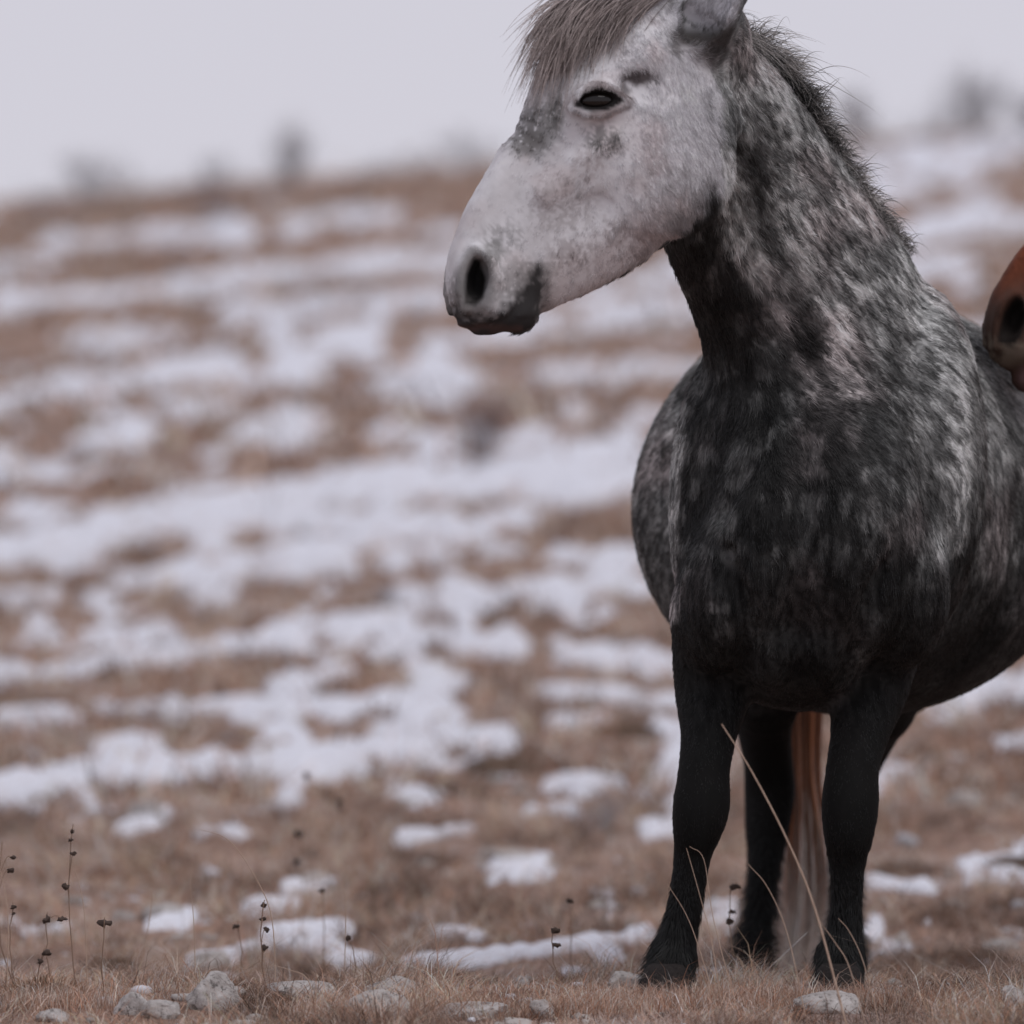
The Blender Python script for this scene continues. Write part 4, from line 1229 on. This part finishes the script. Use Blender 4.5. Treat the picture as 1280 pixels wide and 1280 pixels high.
# ================================================================== dried flower stalks
def tube(path, rad, n=6):
    path = np.asarray(path, float); k = len(path)
    rad = np.broadcast_to(np.asarray(rad, float), (k,))
    T = np.gradient(path, axis=0); T /= np.linalg.norm(T, axis=1, keepdims=True)
    ref = np.array([.3, 1, .1]); A = np.cross(T, ref); A /= np.linalg.norm(A, axis=1, keepdims=True); B = np.cross(T, A)
    an = np.linspace(0, 2 * np.pi, n, endpoint=False)
    V = path[:, None] + rad[:, None, None] * (np.cos(an)[None, :, None] * A[:, None] + np.sin(an)[None, :, None] * B[:, None])
    i = np.arange(k * n).reshape(k, n); j = np.roll(i, -1, axis=1)
    Fq = np.stack([i[:-1], j[:-1], j[1:], i[1:]], -1).reshape(-1, 4)
    return V.reshape(-1, 3), Fq
def flat_mat(name, lo, hi, scale=40, rough=.85):
    m, nt, b = new_mat(name)
    c = ramp(nt, noise(nt, scale, 4), [(.3, lo), (.7, hi)])
    nt.links.new(c, b.inputs['Base Color']); b.inputs['Roughness'].default_value = rough
    return m
M_STEM = flat_mat('dry_stem', (.16, .10, .07), (.30, .20, .14))
M_HEADD = flat_mat('seed_head', (.022, .015, .012), (.10, .065, .05), 260)
M_STRAW = flat_mat('straw', (.34, .23, .17), (.55, .42, .33))
ICO1, ICO1F = ico(2)
def stalk(name, base_u, base_v, y, top_u, top_v, heads, label, seed, r0=.0013, cat='dried flower', group='dried flower stalks'):
    """a dead stem from the turf to its top, with dark seed heads at (u, v, radius px)"""
    r = np.random.default_rng(seed)
    b = W(base_u, base_v, y); b[2] = float(ground_z(b[0:1], b[1:2])[0]) - .01
    t = W(top_u, top_v, y + r.uniform(-.03, .03))
    S = np.linspace(0, 1, 10)[:, None]
    bend = np.array([r.normal(0, .012), r.normal(0, .01), 0])
    path = b * (1 - S) + t * S + bend * np.sin(S * math.pi) + r.normal(0, .0012, (10, 3))
    root = empty(name, b)
    tag(root, label, cat, group)
    v_, f_ = tube(path, np.linspace(r0, r0 * .6, 10))
    mesh_obj('stem', v_, f_, M_STEM, root)
    for (hu, hv, hr) in heads:
        c = W(hu, hv, y); rr = hr * .72 * y / FPX
        k = np.argmin(np.linalg.norm(path - c, axis=1))
        if np.linalg.norm(path[k] - c) > rr * 1.2:
            v_, f_ = tube(catmull([path[max(k - 1, 0)], (path[k] + c) / 2, c], 3), r0 * .55, 5)
            mesh_obj('side_stem', v_, f_, M_STEM, root)
        q = ICO1 * (1 + 1.3 * (r.random(len(ICO1)) - .5))[:, None] * np.array([r.uniform(.8, 1.3), 1, r.uniform(.6, 1.0)]) * rr
        mesh_obj('seed_head', q + c, ICO1F, M_HEADD, root, smooth=False)
STALKS = [
    (98, 1185, 9.15, 90, 1030, [(90, 1039, 4), (88, 1050, 3), (92, 1067, 4), (82, 1108, 5)], 'tall dark stalk with stacked seed heads near the left edge'),
    (22, 1190, 9.2, 4, 1050, [(16, 1072, 5), (13, 1088, 5)], 'leaning stalk with two round seed heads at the far left edge'),
    (24, 1180, 9.1, 16, 1128, [(17, 1134, 4), (17, 1142, 4)], 'short stalk with a long dark spike at the far left'),
    (132, 1195, 9.0, 131, 1148, [(131, 1154, 8)], 'single stalk with a flat wide umbel head at left'),
    (66, 1200, 9.1, 58, 1140, [(58, 1150, 7), (78, 1149, 6)], 'forked stalk with two flat heads above small white snow at left'),
    (52, 1225, 8.95, 56, 1185, [(58, 1192, 7), (50, 1202, 5)], 'low dark stalk in front of the grass mound at left'),
    (334, 1215, 9.2, 329, 1126, [(330, 1131, 5), (329, 1149, 5), (333, 1162, 5), (331, 1185, 6)], 'tall stalk with four stacked dark heads before the snow patch'),
    (296, 1190, 9.6, 295, 1150, [(295, 1158, 5)], 'small stalk with one head left of the four headed stalk'),
    (404, 1130, 10.2, 403, 1110, [(403, 1114, 5)], 'small dark head standing over the blurred white stone'),
    (374, 1110, 11.5, 371, 1035, [(373, 1043, 7), (371, 1077, 6)], 'blurred stalk with two dark heads left of centre'),
    (388, 1010, 12.5, 384, 965, [(384, 970, 5)], 'blurred stalk with one head against the long snow bank'),
    (425, 1050, 12.2, 424, 995, [(424, 1002, 5), (425, 1010, 4)], 'blurred stalk with two close heads below the long snow bank'),
    (702, 1215, 9.2, 693, 1158, [(694, 1163, 5), (697, 1181, 6)], 'stalk with two dark heads before the curved snow strip'),
    (436, 1185, 9.3, 434, 1170, [(435, 1173, 5)], 'low dark head at the right end of the near snow patch'),
    (924, 1180, 9.6, 912, 1105, [(919, 1108, 6), (916, 1140, 5), (912, 1152, 5)], 'dark stalk seen between the two left legs of the horse'),
    (714, 1175, 9.9, 712, 1120, [(713, 1126, 4)], 'thin stalk with a small head over the white stones')]
for i, a in enumerate(STALKS):
    stalk('dried_flower', *a, 300 + i)
# long bent straws
def straw(pts, y, label, r0, seed):
    P = []
    for i, (u, v) in enumerate(pts):
        P.append(W(u, v, y))
    P[0][2] = float(ground_z(P[0][0:1], P[0][1:2])[0]) - .01
    path = catmull(P, 6)
    v_, f_ = tube(path, np.linspace(r0, r0 * .45, len(path)), 5)
    o = mesh_obj('grass_straw', v_, f_, M_STRAW)
    tag(o, label, 'grass', 'long bent straws standing above the turf')
STRAWS = [
    ([(1062, 1262), (1020, 1140), (985, 1052), (940, 965), (902, 905)], 8.45, 'thick blurred straw leaning left in front of the hind leg', .0021),
    ([(1085, 1262), (1062, 1210), (1045, 1180), (1025, 1152)], 8.5, 'pale straw crossing the inner front hoof of the horse', .0011),
    ([(905, 1262), (890, 1180), (875, 1120), (858, 1060)], 8.7, 'straw standing upright before the left front leg', .0010),
    ([(900, 1262), (872, 1180), (856, 1140), (834, 1105)], 8.75, 'shorter straw bent left over the left front leg', .0009),
    ([(925, 1262), (892, 1150), (880, 1075), (862, 1058)], 8.7, 'straw with a hooked tip beside the left knee', .0009),
    ([(345, 1225), (340, 1150), (318, 1095), (285, 1050), (248, 1036)], 9.0, 'long straw arching left above the white stone', .0011),
    ([(110, 1225), (106, 1150), (100, 1110), (93, 1088)], 9.0, 'thin straw beside the tall stalk at left', .0010),
    ([(245, 1215), (242, 1150), (238, 1110), (240, 1085)], 9.1, 'thin upright straw left of the near snow patch', .0009),
    ([(395, 1262), (385, 1225), (360, 1212), (335, 1205)], 8.8, 'straw bent over the broad grey rock', .0011),
    ([(430, 1180), (432, 1130), (425, 1105), (418, 1095)], 9.3, 'short straw right of the oval white stone', .0010),
    ([(505, 1205), (520, 1175), (535, 1155), (540, 1150)], 9.2, 'straw leaning right beside the curved snow strip', .0011),
    ([(1100, 1262), (1080, 1205), (1062, 1165), (1048, 1148)], 8.6, 'straw leaning left across the right front pastern', .0010),
    ([(1010, 1262), (985, 1170), (960, 1110), (935, 1080)], 8.6, 'blurred straw leaning left before the hind cannon', .0010),
    ([(8, 1215), (10, 1150), (2, 1095), (-10, 1060)], 9.0, 'straw at the left edge beside the leaning stalk', .0011),
    ([(170, 1150), (190, 1125), (178, 1110), (160, 1100)], 9.6, 'thin straw bent back toward the left weeds', .0010)]
for i, a in enumerate(STRAWS):
    straw(*a, 400 + i)

# ================================================================== bare shrubs
M_BARK = flat_mat('bark', (.22, .21, .22), (.34, .33, .34), 20)  # bark paled to carry the distance haze in its colour
M_TWIG = flat_mat('twig', (.28, .265, .28), (.40, .38, .40), 20)  # distance haze painted into the twig colour
M_TWIGR = flat_mat('red_twig', (.13, .075, .065), (.22, .13, .11), 20)
def shrub(u, v, wpx, hpx, label, seed, twig=None, lean=0.0, dens=1.0, y=None):
    g = ground_hit(u, v) if y is None else None
    if g is None:
        y = y or 88.0
        x = (u - 640) * y / FPX; g = np.array([x, y, float(ground_z(np.array([x]), np.array([y]))[0])])
    s = g[1] / FPX; Hh, Ww = hpx * s * 1.12, wpx * s * 1.7
    r = np.random.default_rng(seed)
    root = empty('bare_shrub', g)
    tag(root, label, 'shrub', 'bare shrubs on the hillside')
    TV, TF, off = [], [], 0
    BV, BF, boff = [], [], 0
    for b in range(int(7 * dens) + 2):
        a = r.uniform(0, 6.28); sp = r.uniform(.2, 1.0)
        tip = g + np.array([math.cos(a) * Ww * .5 * sp + lean * Hh, math.sin(a) * Ww * .5 * sp, Hh * r.uniform(.6, 1.0) * (1.1 - .35 * sp)])
        mid = g * .5 + tip * .5 + np.array([math.cos(a) * Ww * .08, math.sin(a) * Ww * .08, Hh * .06])
        path = catmull([g - np.array([0, 0, .05]), mid, tip], 5) + r.normal(0, .012 * Hh, (11, 3))
        v_, f_ = tube(path, np.linspace(.020, .006, 11) * Hh, 5)
        BV.append(v_); BF.append(f_ + boff); boff += len(v_)
        for k in range(int(34 * dens)):
            j = r.integers(2, 11); p = path[j]
            d = r.normal(0, 1, 3) * np.array([1, 1, .6]) + np.array([0, 0, .55]); d /= np.linalg.norm(d)
            L = Hh * r.uniform(.10, .32)
            q = p + d * L; e = q + (d + r.normal(0, .5, 3)) * L * .5
            v_, f_ = tube(np.array([p, q, e]), np.array([.005, .0035, .0015]) * Hh, 3)
            TV.append(v_); TF.append(f_ + off); off += len(v_)
    mesh_obj('trunk', np.vstack(BV), np.vstack(BF), M_BARK, root)
    mesh_obj('crown', np.vstack(TV), np.vstack(TF), twig or M_TWIG, root)
SHRUBS = [
    (115, 232, 62, 55, 'broad bare shrub on the left part of the skyline', 1, None, .15), (60, 240, 60, 26, 'low dark bush on the skyline at the far left', 2, None, 0),
    (265, 236, 44, 36, 'small bare bush on the skyline, second clump from the left', 3, None, 0), (362, 228, 48, 62, 'slender bare shrub on the skyline left of centre', 4, None, 0),
    (592, 200, 62, 44, 'bare shrub on the skyline just left of the horse head', 5, None, 0), (1216, 160, 62, 84, 'tall bare tree on the skyline at the right', 6, None, .05),
    (1075, 168, 46, 62, 'pale thin bush on the skyline beside the mane', 7, None, 0), (1160, 160, 70, 30, 'low bush left of the tall bare tree on the right skyline', 8, None, 0), (1290, 158, 40, 60, 'bare tree cut by the right edge on the skyline', 9, None, 0),
    (280, 276, 80, 42, 'reddish scrub below the skyline at left', 10, 'r', 0), (598, 582, 42, 82, 'reddish brown shrub alone in the middle of the slope', 11, 'r', 0), (85, 588, 58, 34, 'dark low shrub on the slope at the left edge', 12, None, 0),
    (486, 768, 26, 36, 'small dark sprig on the slope above the wedge of snow', 13, None, 0), (655, 396, 40, 26, 'small brown shrub on the slope under the horse muzzle', 14, 'r', 0), (225, 345, 44, 30, 'brown scrub between two snow drifts high at left', 15, 'r', 0),
    (525, 216, 46, 24, 'low red brown bush on the skyline right of the slender shrub', 16, 'r', 0), (470, 222, 44, 20, 'faint low bush on the skyline near the centre', 17, None, 0), (735, 1050, 60, 52, 'sparse blurred weed left of the front leg', 18, None, 0)]
_rs = np.random.default_rng(77)
_ORD = 'first second third fourth fifth sixth seventh eighth ninth tenth eleventh twelfth thirteenth fourteenth fifteenth sixteenth'.split()
for i, _u in enumerate([5, 60, 118, 172, 228, 282, 340, 398, 452, 512, 566, 620, 1085, 1130, 1190, 1250]):
    shrub(_u + _rs.uniform(-14, 14), 0, _rs.uniform(60, 110), _rs.uniform(18, 36), 'low red brown scrub in the band along the skyline, %s from the left' % _ORD[i], 800 + i, M_TWIGR, 0, .8, _rs.uniform(70, 92))
for a in SHRUBS:
    shrub(a[0], a[1], a[2], a[3], a[4], 500 + a[5], M_TWIGR if a[6] == 'r' else None, a[7])

# ================================================================== dark grass tussocks
def tussock(u, v, wpx, hpx, label, seed, dark=.5):
    g = ground_hit(u, v); s = g[1] / FPX
    r = np.random.default_rng(seed)
    root = empty('grass_tussock', g)
    tag(root, label, 'tussock', 'dark grass tussocks')
    q = ICO3 * np.array([wpx * s, wpx * s * .9, hpx * s]) * (1 + .35 * (fbm(ICO3 * 2.5 + seed, 3) - .5))[:, None]
    q[:, 2] -= hpx * s * .25
    mesh_obj('mound', q + g, ICO3F, flat_mat('sod', (.10, .07, .052), (.24, .165, .12), 30), root)
    n = 1500
    i = r.integers(0, len(ICO3), n); p = q[i] + g; nn = ICO3[i]
    ok = nn[:, 2] > -.1; p, nn = p[ok], nn[ok]; n = len(p)
    V_, T_, C_ = blades(p, r.uniform(.4, 1.0, n) * hpx * s * .7, np.full(n, 1.4 * s), nn * np.array([1, 1, 0]) * 1.1 + r.normal(0, .4, (n, 3)) * np.array([1, 1, 0]), GRASS_PAL[r.integers(0, 7, n)] * dark * r.lognormal(0, .3, n)[:, None], r)
    mesh_obj('blades', V_, T_, M_GRASS, root, smooth=False, attr={'coat': C_})
for a in ((786, 922, 34, 16, 'dark arched tussock on the slope beside the left front leg', 1, .5), (622, 968, 42, 18, 'dark tussock at the right end of the long snow bank', 2, .5), (55, 1250, 52, 26, 'rounded brown grass mound in the lower left corner', 3, .9),
          (140, 1212, 30, 12, 'dark hollow tussock above the lower left rocks', 4, .55), (1130, 1092, 40, 12, 'dark turf lump right of the horse behind the snow strip', 5, .45), (1265, 1085, 30, 14, 'dark turf lump at the right edge', 6, .45), (300, 1240, 30, 10, 'dark tussock above the largest pale rock', 7, .6)):
    tussock(*a[:5], 600 + a[5], a[6])
